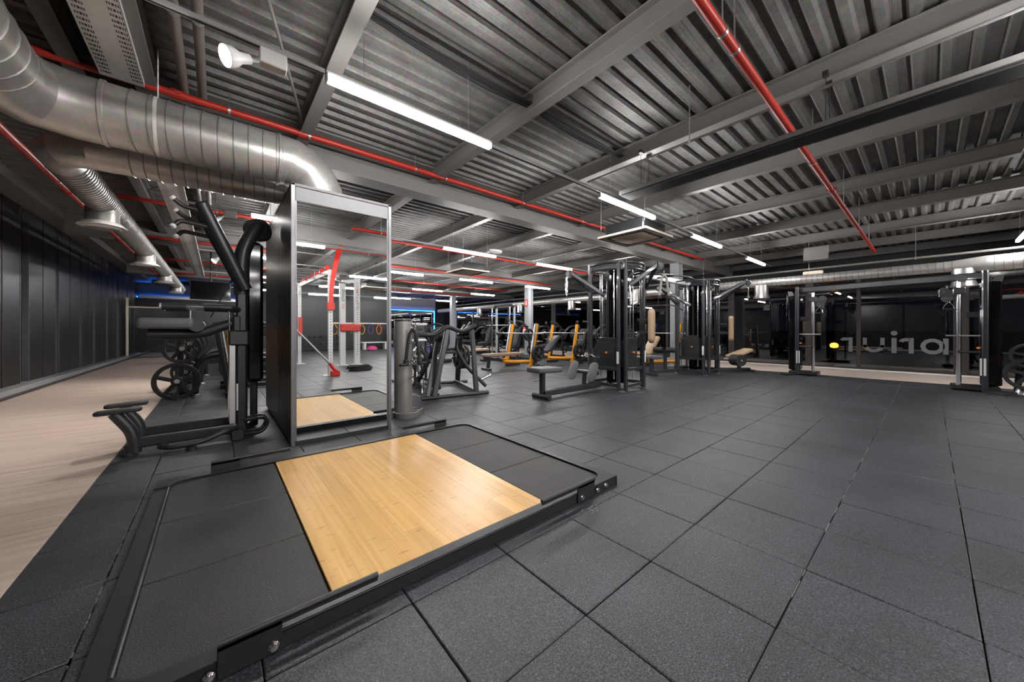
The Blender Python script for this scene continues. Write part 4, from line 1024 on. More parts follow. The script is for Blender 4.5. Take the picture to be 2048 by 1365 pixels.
R1.part(MB().cyl((3.62, 5.2, 0.22), (3.80, 5.12, 0.31), 0.024, n=12), 'storage_peg', CH)
R1.part(MB().cyl((3.5, 5.95, 0.60), (3.95, 5.85, 0.60), 0.024, n=12).cyl((3.02, 5.85, 1.02), (2.8, 5.95, 1.02), 0.024, n=12), 'plate_peg', CH)
for q in range(3):
    o = plate((3.60+0.075*q, 5.93-0.016*q, 0.60), 0.235, 'black plate, %s of three on the right peg of the row machine' % ('inner', 'middle', 'outer')[q], 'x'); o.rotation_euler = (0, 0.0, PI/2-0.2)
o = plate((3.10, 5.86, 1.05), 0.205, 'black plate standing at the head of the row machine', 'x', 0.06); o.rotation_euler = (0.0, 0, -0.55)
o = plate((2.80, 5.92, 0.55), 0.225, 'black plate on the left side of the row machine', 'x'); o.rotation_euler = (0, 0, PI/2+0.2)

C = M['towerpaint']
# ------------------------------------------------------------------ cable towers
def weight_stack(t, c, w, d, z0, n, face):
    c = V(c); m = MB()
    for k in range(n): m.b2((c.x-w/2, c.y-d/2, z0+k*0.034), (c.x+w/2, c.y+d/2, z0+k*0.034+0.030), 0.003)
    return tag(m.build('weight_stack', M['rubberblk'], t), kind='stuff')
def tower(x, y, label, arms):
    t = thing('cable_tower', label, 'gym machine', (x, y, 0)); h = 0.40; Z = 2.40
    for sx in (-1, 1):
        for sy in (-1, 1):
            for q, (ax, ay) in enumerate(((0, 1), (1, 0))):
                px, py = sx*(h-0.09*ax), sy*(h-0.09*ay)
                MB().bar((px, py, 0.02), (px, py, Z), 0.062, 0.062, 0.014).build('upright', C, t)
            MB().lathe([(0, 0), (0.055, 0), (0.055, 0.012), (0.03, 0.02), (0, 0.02)], (sx*(h-0.045), sy*(h-0.045), 0), n=14).build('foot', M['steel'], t)
    for k in range(4):
        a = k*PI/2; R = Matrix.Rotation(a, 3, 'Z')
        path = []
        for j in range(11):
            u = -1 + 2*j/10; path.append(R @ V((u*(h-0.05), -(h-0.02) - 0.11*(1-u*u), Z-0.03)))
        MB().tube(path, 0.03, 10).build('top_ring', C, t)
        path = [p - V((0, 0, 0.12)) for p in path]
        MB().tube(path, 0.022, 8).build('top_ring', C, t)
        for cz in (0.10, 0.40, Z-0.1): MB().bar(R @ V((-h+0.08, -h+0.02, cz)), R @ V((h-0.08, -h+0.02, cz)), 0.045, 0.06).build('cross_rail', C, t)
        for s in (-0.13, 0.13):
            MB().cyl(R @ V((s, -h+0.12, 0.2)), R @ V((s, -h+0.12, Z-0.1)), 0.012, n=10).build('guide_rod', CH, t)
        MB().cyl(R @ V((0, -h+0.12, 0.9)), R @ V((0, -h+0.12, Z-0.15)), 0.005, n=6).cyl(R @ V((0.05, -h+0.06, 0.4)), R @ V((0.05, -h+0.06, Z-0.15)), 0.005, n=6).build('cable', M['rubberblk'], t)
        m = MB()
        for j in range(15):
            pz = 0.42 + j*0.034; m.box(R @ V((0, -h+0.12, pz+0.015)), (0.36, 0.13, 0.030) if k % 2 == 0 else (0.13, 0.36, 0.030), 0.004)
        tag(m.build('weight_stack', M['rubberblk'], t), kind='stuff')
        MB().box(R @ V((0, -h+0.12, 0.955)), (0.30, 0.10, 0.06) if k % 2 == 0 else (0.10, 0.30, 0.06), 0.01).build('stack_cap', C, t)
        MB().cyl(R @ V((0.02, -h+0.055, 0.70)), R @ V((0.02, -h+0.02, 0.70)), 0.02, n=12).build('selector_pin', M['orange'], t)
        MB().lathe([(0.0, -0.015), (0.055, -0.015), (0.06, -0.012), (0.05, 0), (0.06, 0.012), (0.055, 0.015), (0, 0.015)], R @ V((0, -h+0.1, Z-0.22)), R @ V((1, 0, 0)), 20).build('pulley', M['pad'], t)
        MB().box(R @ V((h-0.09, -h-0.032, 0.62)), (0.045, 0.003, 0.22) if k % 2 == 0 else (0.003, 0.045, 0.22)).build('sticker', M['white'], t)
    MB().b2((-0.20, -0.02, 0.1), (0.20, 0.02, Z-0.1)).b2((-0.02, -0.20, 0.1), (0.02, 0.20, Z-0.1)).build('inner_panel', M['gloss'], t)
    for pa, pb, tip in arms:
        tip = V(tip)
        for p in (pa, pb): MB().bar(p, tip, 0.05, 0.085, 0.016).build('pulley_arm', C, t)
        dd = (tip - (V(pa)+V(pb))/2); dd.z = 0; dd.normalize()
        ax = V((-dd.y, dd.x, 0))
        MB().lathe([(0.0, -0.02), (0.06, -0.02), (0.066, -0.016), (0.054, 0), (0.066, 0.016), (0.06, 0.02), (0, 0.02)], tip + dd*0.05 + V((0, 0, -0.04)), ax, 22).build('pulley', M['pad'], t)
        MB().b2(tip + dd*0.02 - V((0.03, 0.03, 0.06)), tip + dd*0.02 + V((0.03, 0.03, 0.05)), 0.008).build('pulley_bracket', C, t)
    return t
def back_pad(t, c, label=None):
    # upright upholstered pad carried on two arms from the right face
    c = V(c)
    MB().pad(c, 0.64, 0.20, 0.11, (0, 0, 1), (1, 0.35, 0), 1.0, 8).build('back_pad', M['tan'], t)
    for dz in (-0.12, 0.12): MB().bar(c + V((-0.02, 0.05, dz)), V((c.x-0.08, -0.38, c.z+dz)), 0.04, 0.05).build('pad_arm', C, t)

T1 = tower(6.0, 3.95, 'front cable tower with rowing seat and tan back pad', [((-0.4, 0.0, 1.78), (-0.4, 0.34, 1.90), (-1.05, 0.28, 2.17)), ((-0.2, -0.42, 1.95), (0.35, -0.42, 1.95), (0.14, -0.76, 2.32))])
back_pad(T1, (0.20, -0.62, 1.20))
MB().prism([(-0.035, 0.01), (0.035, 0.01), (0.035, 0.035), (-0.035, 0.035)], (0.235, -0.685, 1.18), (1, 0.35, 0), (0, 0, 1), 0.003).prism([(-0.012, -0.025), (0.012, -0.025), (0.012, 0.07), (-0.012, 0.07)], (0.235, -0.686, 1.18), (1, 0.35, 0), (0, 0, 1), 0.003).build('printed_mark', M['blue'], T1)
# low row attachment towards the camera's left
def lrow(t, x0, y):
    MB().bar((-0.42, y, 0.09), (x0+0.18, y, 0.09), 0.09, 0.10, 0.016).build('row_rail', C, t)
    MB().bar((x0+0.2, y, 0.05), (x0+0.2, y, 0.44), 0.07, 0.09, 0.012).build('seat_post', C, t)
    MB().tube([(x0+0.18, y-0.19, 0.045), (x0+0.18, y+0.19, 0.045)], 0.042, 12).build('front_foot', M['rubberblk'], t)
    MB().pad((x0+0.26, y, 0.475), 0.55, 0.32, 0.085, (1, 0, -0.03), (0, 1, 0), 0.2).build('seat', M['pad'], t)
    MB().cyl((x0+0.20, y+0.05, 0.30), (x0+0.06, y+0.05, 0.30), 0.008, n=8).build('lever', M['steel'], t)
    MB().bar((-0.88, y, 0.13), (-0.86, y, 0.36), 0.06, 0.06).cyl((-0.86, y-0.30, 0.36), (-0.86, y+0.30, 0.36), 0.035, n=14).build('foot_bar', C, t)
    for s in (-1, 1):
        MB().pad((-0.92, y+s*0.22, 0.38), 0.37, 0.19, 0.025, (0.42, 0, 1), (0, 1, 0), 0.95, 8).build('foot_plate', M['pad'], t)
    MB().bar((-0.62, y, 0.12), (-0.64, y, 0.78), 0.07, 0.07, 0.012).tube(fillet([(-0.64, y, 0.74), (-0.5, y, 0.60), (-0.40, y, 0.62)], 0.1), 0.03, 10).build('pulley_post', C, t)
    MB().lathe([(0.0, -0.02), (0.06, -0.02), (0.052, 0), (0.06, 0.02), (0, 0.02)], (-0.60, y, 0.62), (0, 1, 0), 20).build('pulley', M['pad'], t)
lrow(T1, -2.15, 0.10)
lb = thing('row_attachment', 'chrome rowing grip resting at the low pulley of the front tower', 'cable attachment', (5.30, 3.98, 0.66))
MB().tube(fillet([(0.05, 0, 0), (-0.05, 0, 0.02), (-0.12, -0.12, -0.02), (-0.12, -0.22, -0.03)], 0.05), 0.011, 8).tube(fillet([(-0.05, 0, 0.02), (-0.12, 0.12, -0.02), (-0.12, 0.22, -0.03)], 0.05), 0.011, 8).build('handle', CH, lb)
for s in (-1, 1): MB().cyl((-0.12, s*0.22, -0.03), (-0.12, s*0.10, -0.03), 0.016, n=10).build('grip', M['rubberblk'], lb)
T2 = tower(9.6, 3.9, 'rear cable tower standing before the windows', [((-0.4, 0.0, 1.75), (-0.4, 0.34, 1.80), (-1.05, 0.46, 2.2)), ((-0.1, -0.42, 1.9), (0.38, -0.42, 1.9), (0.50, -0.95, 2.33))])
back_pad(T2, (0.34, -0.68, 1.16))
MB().bar((-0.42, 0.2, 0.10), (-1.5, 0.5, 0.10), 0.08, 0.08).bar((-1.45, 0.48, 0.1), (-1.45, 0.48, 0.42), 0.08, 0.08).bar((-1.0, 0.36, 0.1), (-1.0, 0.36, 0.62), 0.07, 0.07).bar((-1.5, 0.3, 0.05), (-1.5, 0.7, 0.05), 0.06, 0.06).build('seat_frame', C, T2)
MB().pad((-1.4, 0.47, 0.46), 0.4, 0.34, 0.08, (1, -0.28, 0), (0.28, 1, 0), 0.4).build('seat', M['pad'], T2)
for s in (-1, 1): MB().cyl((-1.02, 0.36+s*0.05, 0.63), (-1.02, 0.36+s*0.28, 0.63), 0.065, n=16).build('knee_roller', M['rubberblk'], T2)
lk = thing('crossover_beam', 'silver overhead beam with pull-up arch joining the two cable towers', 'beam', (7.8, 3.95, 2.3))
MB().bar((-1.38, 0, 0.0), (1.38, -0.02, 0.0), 0.09, 0.12, 0.016).build('beam', M['colgrey'], lk)
MB().tube(fillet([(-0.75, -0.06, 0.02), (-0.62, -0.35, 0.0), (0.3, -0.5, 0.02), (1.0, -0.35, 0.0), (1.1, -0.06, 0.02)], 0.3, 7), 0.022, 10).build('pull_up_arch', C, lk)
for x in (-0.3, 0.6): MB().cyl((x, -0.06, -0.02), (x, -0.44, -0.01), 0.018, n=10).build('arch_strut', C, lk)
hang_rope((6.14, 3.06, 2.20), 'grey triceps rope hanging from the right arm of the front tower', M['ropegrey'], 0.085, 0.46, (0.7, -0.6))
ch = thing('chain_handle', 'steel chain and hook hanging from the left arm of the front tower', 'chain', (4.88, 4.26, 2.10))
cm = MB()
for s in (-1, 1):
    for k in range(6):
        c0 = V((0.02*s*(1+k*0.25), s*(0.03+0.006*k) if k < 4 else s*0.02*(6-k), -0.03-0.045*k))
        a1, a2 = (V((1, 0, 0)), V((0, 0, 1))) if k % 2 else (V((0, 1, 0)), V((0, 0, 1)))
        cm.tube([c0 + a1*(0.013*math.cos(a)) + a2*(0.03*math.sin(a)) for a in [2*PI*q/10 for q in range(10)]], 0.0045, 6, closed=True)
cm.build('chain', CH, ch)
carabiner(MB(), (0, 0, -0.27), 0.09).build('carabiner', CH, ch)
lt = thing('lat_bar', 'wide black lat pulldown bar hanging left of the rear tower', 'cable bar', (8.52, 4.40, 2.08))
carabiner(MB(), (0, 0, 0), 0.08).build('carabiner', CH, lt)
MB().cyl((0, 0, -0.08), (0, 0, -0.32), 0.004, n=6).build('strap', M['rubberblk'], lt)
dv = V((0.55, -0.83, 0))
MB().tube(fillet([dv*-0.58+V((0, 0, -0.46)), dv*-0.34+V((0, 0, -0.33)), dv*0.34+V((0, 0, -0.33)), dv*0.58+V((0, 0, -0.46))], 0.06), 0.016, 10).build('bar', C, lt)
ho = thing('cable_strap', 'carabiner and short strap hanging from the right arm of the rear tower', 'cable attachment', (10.13, 2.90, 2.22))
carabiner(MB(), (0, 0, 0), 0.10).build('carabiner', CH, ho)
MB().cyl((0, 0, -0.10), (0, 0, -0.26), 0.012, n=8).lathe([(0, -0.3), (0.03, -0.29), (0.03, -0.26), (0, -0.25)], n=12).build('strap', M['ropegrey'], ho)
ab = thing('roller_bench', 'low bench with tan pad and black foot roller right of the rear tower', 'bench', (10.6, 3.45, 0), math.radians(-35))
MB().bar((-0.55, 0, 0.07), (0.55, 0, 0.07), 0.08, 0.07).bar((0.5, -0.25, 0.04), (0.5, 0.25, 0.04), 0.06, 0.06).bar((-0.5, -0.25, 0.04), (-0.5, 0.25, 0.04), 0.06, 0.06).bar((0.25, 0, 0.08), (0.25, 0, 0.45), 0.07, 0.07).build('frame', C, ab)
MB().pad((0.25, 0, 0.50), 0.62, 0.36, 0.08, (1, 0, 0.35), (0, 1, 0), 0.35).build('pad', M['tan'], ab)
MB().cyl((0.05, -0.34, 0.33), (0.05, -0.05, 0.33), 0.15, n=24).build('roller', M['rubberblk'], ab)
MB().cyl((0.05, -0.36, 0.33), (0.05, 0.3, 0.33), 0.022, n=10).bar((0.05, -0.02, 0.33), (0.25, 0, 0.2), 0.05, 0.05).build('axle', M['steel'], ab)

# ------------------------------------------------------------------ adjustable cable crossover at right
CX = TM('cable_crossover', 'black adjustable cable crossover frame spanning the right windows', 'gym machine', (10.85, 0.75, 0))
MB_beam = MB().bar((10.72, -0.62, 2.12), (11.25, 2.10, 2.12), 0.09, 0.13, 0.016)
CX.part(MB_beam, 'top_beam', C)
for k, (x, y, s) in enumerate(((10.72, -0.62, -1), (11.25, 2.10, 1))):
    CX.part(MB().bar((x-0.12, y+0.03*s, 0.03), (x-0.12, y+0.03*s, 2.2), 0.08, 0.075, 0.016), 'upright', C)
    CX.part(MB().cyl((x, y-0.26*s, 0.1), (x, y-0.26*s, 2.06), 0.035, n=16), 'guide_column', CH)
    CX.part(MB().b2((x-0.05, y+0.10*s-0.12, 0.12), (x+0.22, y+0.10*s+0.12, 2.0), 0.02), 'weight_shroud', M['gloss'])
    CX.part(MB().bar((x+0.22, y+0.1*s, 0.03), (x+0.22, y+0.1*s, 2.1), 0.05, 0.05), 'rear_upright', C)
    CX.part(MB().b2((x-0.14, y-0.36*s, 0.02), (x+0.25, y+0.2*s, 0.10), 0.012), 'base', B)
    pts = [(-0.42, -0.02), (0.10, -0.22), (0.10, 0.22), (-0.30, 0.12)]
    CX.part(MB().prism(pts, (x-0.10, y+0.18*s, 0.0), (1, 0, 0), (0, 1, 0), 0.035), 'foot_plate', M['rubberblk'])
    zc = 1.86 if k == 0 else 1.88
    CX.part(MB().b2((x-0.07, y-0.33*s, zc-0.06), (x+0.06, y-0.18*s, zc+0.06), 0.01).b2((x-0.06, y-0.50*s, zc-0.1), (x-0.02, y-0.30*s, zc+0.04), 0.008), 'carriage', C)
    for q, (yy, zz) in enumerate(((-0.44, zc), (-0.40, zc-0.13))):
        CX.part(MB().lathe([(0.0, -0.015), (0.07, -0.015), (0.075, -0.01), (0.062, 0), (0.075, 0.01), (0.07, 0.015), (0.03, 0.015), (0.02, 0.022), (0, 0.022)], (x-0.04, y+yy*s, zz), (-1, 0, 0), 22), 'pulley', M['pad'])
    for gy, gz in ((-0.22, 2.08), (0.18, 2.05)): CX.part(MB().prism([(-0.07, -0.04), (0.04, -0.06), (0.06, 0.06), (-0.03, 0.055)], (x-0.02, y+gy*s, gz), (0, s, 0), (0, 0, 1), 0.02), 'gusset', M['post'])
    for z, L in ((1.02, 0.40), (0.72, 0.26)):
        CX.part(MB().cyl((x-0.13, y-0.02*s, z), (x-0.13, y-(0.02+L)*s, z), 0.016 if L > .3 else 0.024, n=10), 'storage_arm', M['steel'] if L > .3 else C)
    CX.part(MB().b2((x-0.03, y-0.18*s, 1.36), (x+0.03, y, 1.46), 0.006), 'bracket', C)
    for ya, yb in ((0.012, 0.04), (-0.03, -0.005)): CX.part(MB().b2((x-0.163, y+ya*s, 0.30), (x-0.161, y+yb*s, 0.61)), 'sticker', M['white'])
    CX.part(MB().cyl((x-0.125, y-0.03*s, 0.80), (x-0.155, y-0.05*s, 0.80), 0.02, n=10), 'knob', M['orange'])
hd = cable_bar((10.66, -0.24, 1.72), 'stirrup handle hanging from the right column of the crossover', 'd', 1.4)
hd2 = cable_bar((11.20, 1.72, 1.74), 'stirrup handle hanging from the left column of the crossover', 'd', 1.4)
pt = thing('plate_tree', 'low black plate tree at the right edge of the picture', 'weight rack', (10.80, -1.08, 0))
MB().bar((0, -0.30, 0.05), (0, 0.10, 0.05), 0.07, 0.06).bar((-0.2, -0.25, 0.04), (0.25, -0.25, 0.04), 0.06, 0.06).tube(fillet([(0, 0.08, 0.03), (0, 0.05, 0.5), (0, -0.1, 0.62)], 0.1), 0.04, 10).bar((0, -0.05, 0.05), (0, -0.05, 0.85), 0.08, 0.08).build('frame', C, pt)
MB().lathe([(0, 0), (0.09, 0), (0.05, 0.1), (0, 0.1)], (-0.1, 0.05, 0), n=16).build('foot', M['steel'], pt)
for x in (-1, 1):
    for z in (0.36, 0.68): MB().cyl((0, -0.02, z), (x*0.34, -0.02, z), 0.024, n=12).build('peg', CH, pt)
for q in range(2):
    plate((10.80-0.16-0.06*q, -1.10, 0.36), 0.27, 'big black plate, %s on the lower peg at the right edge' % ('inner', 'outer')[q], 'x', 0.05)
    plate((10.80-0.14-0.06*q, -1.10, 0.68), 0.21, 'black plate, %s on the upper peg at the right edge' % ('inner', 'outer')[q], 'x')

C = M['char']
# ------------------------------------------------------------------ yellow bench stations
def bench_station(x, y, label, short, incline, padm, seat_len=1.35):
    # lying bench along x, its two uprights at local x = 0, bar held between them along y
    t = thing('bench_station', label, 'bench', (x, y, 0)); Yw = M['yellow']
    for s in (-1, 1):
        MB().bar((-0.10, s*0.55, 0.08), (0.0, s*0.55, 0.42), 0.075, 0.12, 0.016, (1, 0, 0)).build('lower_upright', Yw, t)
        MB().bar((-0.02, s*0.55, 0.36), (0.17, s*0.55, 1.31), 0.07, 0.10, 0.014, (1, 0, 0)).build('upright', Yw, t)
        MB().bar((0.045, s*0.55, 0.10), (0.235, s*0.55, 1.30), 0.075, 0.05, 0.01, (1, 0, 0)).build('rear_strip', M['char'], t)
        if not incline: MB().bar((-0.05, s*0.55+0.012*s, 0.50), (0.11, s*0.55+0.012*s, 1.30), 0.055, 0.07, 0.01, (1, 0, 0)).build('front_strip', M['steel'], t)
        MB().bar((-0.05, s*0.55-0.02, 0.95), (-0.13, s*0.55-0.02, 0.93), 0.04, 0.05).bar((-0.12, s*0.55-0.02, 0.94), (-0.13, s*0.55-0.02, 1.02), 0.03, 0.03).build('bar_hook', M['char'], t)
        MB().bar((-0.10, s*0.55, 0.04), (0.45, s*0.55, 0.04), 0.07, 0.07).build('foot', M['char'], t)
        for z in (0.45, 0.8): MB().cyl((0.1, s*0.57, z), (0.1, s*0.85, z), 0.022, n=10).build('peg', CH, t)
    MB().tube(fillet([(-0.08, -0.55, 0.22), (-0.5, -0.32, 0.22), (-0.7, 0, 0.23), (-0.5, 0.32, 0.22), (-0.08, 0.55, 0.22)], 0.35, 7), 0.05, 12).build('curved_frame', Yw, t)
    MB().bar((-0.65, 0, 0.24), (-seat_len+0.1, 0, 0.33), 0.08, 0.08).bar((-seat_len+0.15, 0, 0.02), (-seat_len+0.2, 0, 0.36), 0.09, 0.08, 0.012, (1, 0, 0)).bar((-seat_len+0.1, -0.2, 0.03), (-seat_len+0.1, 0.2, 0.03), 0.07, 0.06).build('spine', M['char'], t)
    if not incline:
        MB().pad((-seat_len/2-0.02, 0, 0.42), seat_len, 0.32, 0.09, (1, 0, 0), (0, 1, 0), 0.7).build('bench_pad', padm, t)
    else:
        MB().pad((-0.95, 0, 0.44), 0.42, 0.34, 0.09, (1, 0, -0.15), (0, 1, 0), 0.4).build('seat', padm, t)
        MB().pad((-0.45, 0, 0.68), 0.72, 0.30, 0.09, (1, 0, 0.95), (0, 1, 0), 0.35).build('backrest', padm, t)
    b = thing('barbell', 'long steel barbell racked on the ' + short, 'barbell', (x-0.10, y, 1.035))
    MB().cyl((0, -0.65, 0), (0, 0.65, 0), 0.014, n=10).build('shaft', M['steel'], b)
    for s in (-1, 1):
        MB().cyl((0, s*0.68, 0), (0, s*1.1, 0), 0.025, n=12).build('sleeve', CH, b)
        MB().cyl((0, s*0.65, 0), (0, s*0.68, 0), 0.038, n=14).build('collar', CH, b)
    return t
bench_station(7.0, 7.95, 'flat bench with yellow frame and brown pad left of the front tower', 'flat yellow bench', False, M['brown'])
bench_station(8.95, 8.05, 'bench with tall yellow uprights just left of the front tower', 'tall yellow bench', True, M['padblk'])
bench_station(10.2, 5.25, 'inclined bench with yellow frame and tan backrest between the towers', 'inclined yellow bench', True, M['tan'])
for k in range(2):
    plate((7.1, 7.95-0.64-0.05*k, 0.45), 0.225, 'black spoked plate, %s on the near post of the flat yellow bench' % ('inner', 'outer')[k])
    plate((9.05, 8.05-0.64-0.05*k, 0.45), 0.225, 'black spoked plate, %s on the near post of the tall yellow bench' % ('inner', 'outer')[k])
    plate((10.3, 5.25+0.64+0.05*k, 0.80), 0.225, 'black spoked plate, %s on the far post of the inclined yellow bench' % ('inner', 'outer')[k])
def flat_bench(x, y, rz, label, padm):
    t = thing('flat_bench', label, 'bench', (x, y, 0), rz)
    MB().pad((0, 0, 0.43), 1.2, 0.3, 0.08, (1, 0, 0), (0, 1, 0), 0.5).build('pad', padm, t)
    MB().bar((-0.5, 0, 0.35), (0.5, 0, 0.35), 0.07, 0.07).build('spine', M['char'], t)
    for s in (-1, 1): MB().bar((s*0.38, 0, 0.36), (s*0.5, 0, 0.03), 0.07, 0.07, 0.01, (1, 0, 0)).bar((s*0.5, -0.22, 0.03), (s*0.5, 0.22, 0.03), 0.06, 0.06).build('leg', M['char'], t)
    return t
flat_bench(6.9, 10.2, 0.2, 'beige flat bench behind the row machine', M['tan'])
flat_bench(6.6, 11.6, 0.3, 'black flat bench behind the beige one', M['padblk'])
flat_bench(5.6, 12.4, 1.2, 'grey flat bench in the middle of the far floor', M['pad'])

# ------------------------------------------------------------------ smith machine, far pull-down, dumbbell racks
sm = thing('smith_machine', 'chrome-railed smith machine left of the extinguisher column', 'gym machine', (9.45, 12.0, 0))
for s in (-1, 1):
    MB().cyl((0.0, s*0.62, 0.06), (0.0, s*0.62, 2.1), 0.028, n=12).build('guide_rod', CH, sm)
    MB().bar((0.25, s*0.62, 0.03), (0.25, s*0.62, 2.12), 0.08, 0.07).bar((-0.6, s*0.62, 0.04), (0.5, s*0.62, 0.04), 0.07, 0.07).build('upright', M['colgrey'], sm)
    MB().b2((-0.04, s*0.62-0.05, 1.28), (0.05, s*0.62+0.05, 1.40), 0.01).build('carriage', B, sm)
MB().tube(fillet([(0.25, -0.62, 2.1), (0.1, -0.62, 2.2), (0.1, 0.62, 2.2), (0.25, 0.62, 2.1)], 0.15), 0.04, 10).build('top_arch', C, sm)
MB().cyl((0, -1.05, 1.34), (0, 1.05, 1.34), 0.018, n=10).build('bar', M['steel'], sm)
for k in range(4): MB().cyl((0.25, (-0.62, 0.62)[k % 2], 0.6+0.5*(k//2)), (0.25, (-0.9, 0.9)[k % 2], 0.6+0.5*(k//2)), 0.022, n=10).build('peg', CH, sm)
for k in range(4): plate((9.70, 12.0+(-0.74, 0.74)[k % 2], 0.6+0.5*(k//2)), 0.225, 'black spoked plate on the %s %s peg of the smith machine' % (('lower', 'upper')[k//2], ('near', 'far')[k % 2]))
def dumbbell(loc, rz, label, r, m, group):
    if m.name not in DB:
        t = DB[m.name] = thing('dumbbell', label, 'dumbbell')
        MB().cyl((0, -0.07, 0), (0, 0.07, 0), 0.016, n=10).build('handle', CH, t)
        for s in (-1, 1): MB().lathe([(0.0, 0), (0.05, 0), (0.06, 0.01), (0.06, 0.07), (0.05, 0.08), (0, 0.08)], (0, s*0.06, 0), (0, s, 0), 12).build('head', m, t)
    else: t = copy_tree(DB[m.name])
    t.location = loc; t.rotation_euler = (0, 0, rz); t.scale = (r, r, r); tag(t, label, 'dumbbell', group); return t
DB = {}
def dumbbell_rack(x, y, rz, label, short, n=10, tiers=3, L=2.4):
    t = thing('dumbbell_rack', label, 'rack', (x, y, 0), rz)
    for s in (-1, 1): MB().bar((s*(L/2-0.1), 0.2, 0.03), (s*(L/2-0.1), 0.32, 1.25), 0.07, 0.08, 0.01, (1, 0, 0)).bar((s*(L/2-0.1), -0.3, 0.03), (s*(L/2-0.1), 0.35, 0.03), 0.07, 0.06).build('frame', C, t)
    for k in range(tiers):
        z = 0.35 + 0.38*k
        MB().bar((-L/2, -0.10+0.11*k, z-0.04), (L/2, -0.10+0.11*k, z-0.04), 0.05, 0.02).bar((-L/2, 0.08+0.11*k, z), (L/2, 0.08+0.11*k, z), 0.05, 0.02).bar((-L/2+0.1, -0.1+0.11*k, z-0.05), (-L/2+0.1, 0.3, z-0.02), 0.04, 0.04).bar((L/2-0.1, -0.1+0.11*k, z-0.05), (L/2-0.1, 0.3, z-0.02), 0.04, 0.04).build('shelf', C, t)
        for j in range(n):
            w = sent(None, (-L/2+0.14+(L-0.28)*j/(n-1), -0.01+0.11*k, z+0.055), (x, y, 0), rz)
            dumbbell(w, rz, f'dumbbell {["first", "second", "third", "fourth", "fifth", "sixth", "seventh", "eighth", "ninth", "tenth"][j]} from the left on the {("bottom", "middle", "top")[k]} shelf of the {short}', 1.0 + 0.05*(tiers-1-k), M['rubberblk'], 'dumbbells on the ' + short)
    return t
dumbbell_rack(6.5, 22.2, 0.0, 'black dumbbell rack before the blue-lit mirror, left one', 'left far rack')
dumbbell_rack(9.9, 22.2, 0.0, 'black dumbbell rack before the blue-lit mirror, right one', 'right far rack')
leverage(4.3, 14.5, 0.4, 'black plate-loaded machine in the far middle of the hall', M['padblk'], None, 2, pl_label='far middle machine')
leverage(7.3, 15.3, -0.6, 'black plate-loaded machine before the far dumbbell racks', M['padblk'], M['char'], 2, pl_label='machine before the racks')
leverage(10.0, 14.0, -PI/2, 'black plate-loaded machine near the far right windows', M['padblk'], None, 2, pl_label='far right machine')

# ------------------------------------------------------------------ far left aisle
tv = thing('television', 'black wall-mounted television over the far left aisle', 'television', (-0.15, 14.75, 2.08))
MB().b2((-0.5, -0.03, 0), (0.5, 0.03, 0.60), 0.01).build('casing', M['black'], tv)
MB().b2((-0.48, -0.033, 0.02), (0.48, -0.031, 0.58)).build('screen', M['gloss'], tv)
MB().cyl((0, 0.05, 0.4), (0, 0.05, ZD-2.08), 0.025, n=10).b2((-0.1, 0.03, 0.25), (0.1, 0.06, 0.45)).build('ceiling_mount', M['black'], tv)
cbx = thing('black_partition', 'plain dark grey partition under the television', 'partition', (0.0, 15.6, 0))
MB().b2((-0.65, 0, 0), (1.2, 0.1, 1.95), 0.01).build('panel', M['char'], cbx)
MB().b2((-0.68, -0.01, 0), (-0.65, 0.11, 1.97)).build('edge_trim', M['alu'], cbx)
gp = thing('glass_partition', 'clear glass partition with a pale post at the end of the aisle', 'partition', (-2.7, 20.3, 0))
MB().b2((-0.04, -0.03, 0), (0.03, 0.03, 2.4), 0.004).b2((-0.04, -0.02, 2.02), (2.3, 0.02, 2.07)).b2((2.27, -0.03, 0), (2.33, 0.03, 2.07)).build('frame', M['offwhite'], gp)
MB().b2((0.03, -0.006, 0.06), (2.27, 0.006, 2.02)).build('glass', M['clear'], gp)

# ------------------------------------------------------------------ what the tall mirror shows: the rig behind the viewpoint
rg = TM('training_rig', 'white training rig with red brackets reflected in the tall mirror', 'rig', (2.7, -3.6, 0))
Wt, Rd = M['white'], M['rigred']
posts = (('a', 2.15, -1.68, 2.62, .10), ('b', 2.09, -5.55, 2.68, .10), ('c', 3.05, -4.12, 2.63, .17), ('d', 3.50, -4.15, 2.80, .17), ('e', 1.0, -1.68, 2.62, .10), ('f', 0.9, -5.55, 2.68, .10))
for n_, x, y, z, w in posts:
    p = rg.part(MB().bar((x, y, 0.012), (x, y, z), w, w if w < .15 else 0.12, 0.008), 'post', Wt)
    rg.part(MB().b2((x-0.16, y-0.12, 0), (x+0.16, y+0.12, 0.014), 0.003), 'base_plate', Wt)
    h = MB()
    zz = 0.35
    while zz < (1.75 if w > .15 else 2.5):
        h.cyl((x, y+(0.0605 if w > .15 else 0.0505), zz), (x, y+(0.0625 if w > .15 else 0.0525), zz), 0.016 if w > .15 else 0.012, n=8)
        if w < .15: h.cyl((x-0.0505, y, zz), (x-0.0525, y, zz), 0.012, n=8)
        zz += 0.075
    if n_ != 'c': rg.part(h, 'hole', M['print'], parent=p, stuff=True)
RBR = [(0, 0), (0.10, 0)] + [(0.10+0.24*t*t, 1.56*t) for t in (0.25, 0.4, 0.55, 0.7, 0.85, 1.0)] + [(0.0+0.22*t*t, 1.56*t) for t in (1.0, 0.85, 0.7, 0.55, 0.4, 0.25)]
rg.part(MB().prism(RBR, (2.10, -1.60, 1.70), (1, 0, 0), (0, 0, 1), 0.06), 'curved_bracket', Rd)
rg.part(MB().prism(RBR, (0.95, -1.60, 1.70), (1, 0, 0), (0, 0, 1), 0.06), 'curved_bracket', Rd)
rg.part(MB().bar((2.12, -1.62, 2.56), (2.10, -5.5, 2.62), 0.05, 0.12, 0.006), 'side_beam', Wt)
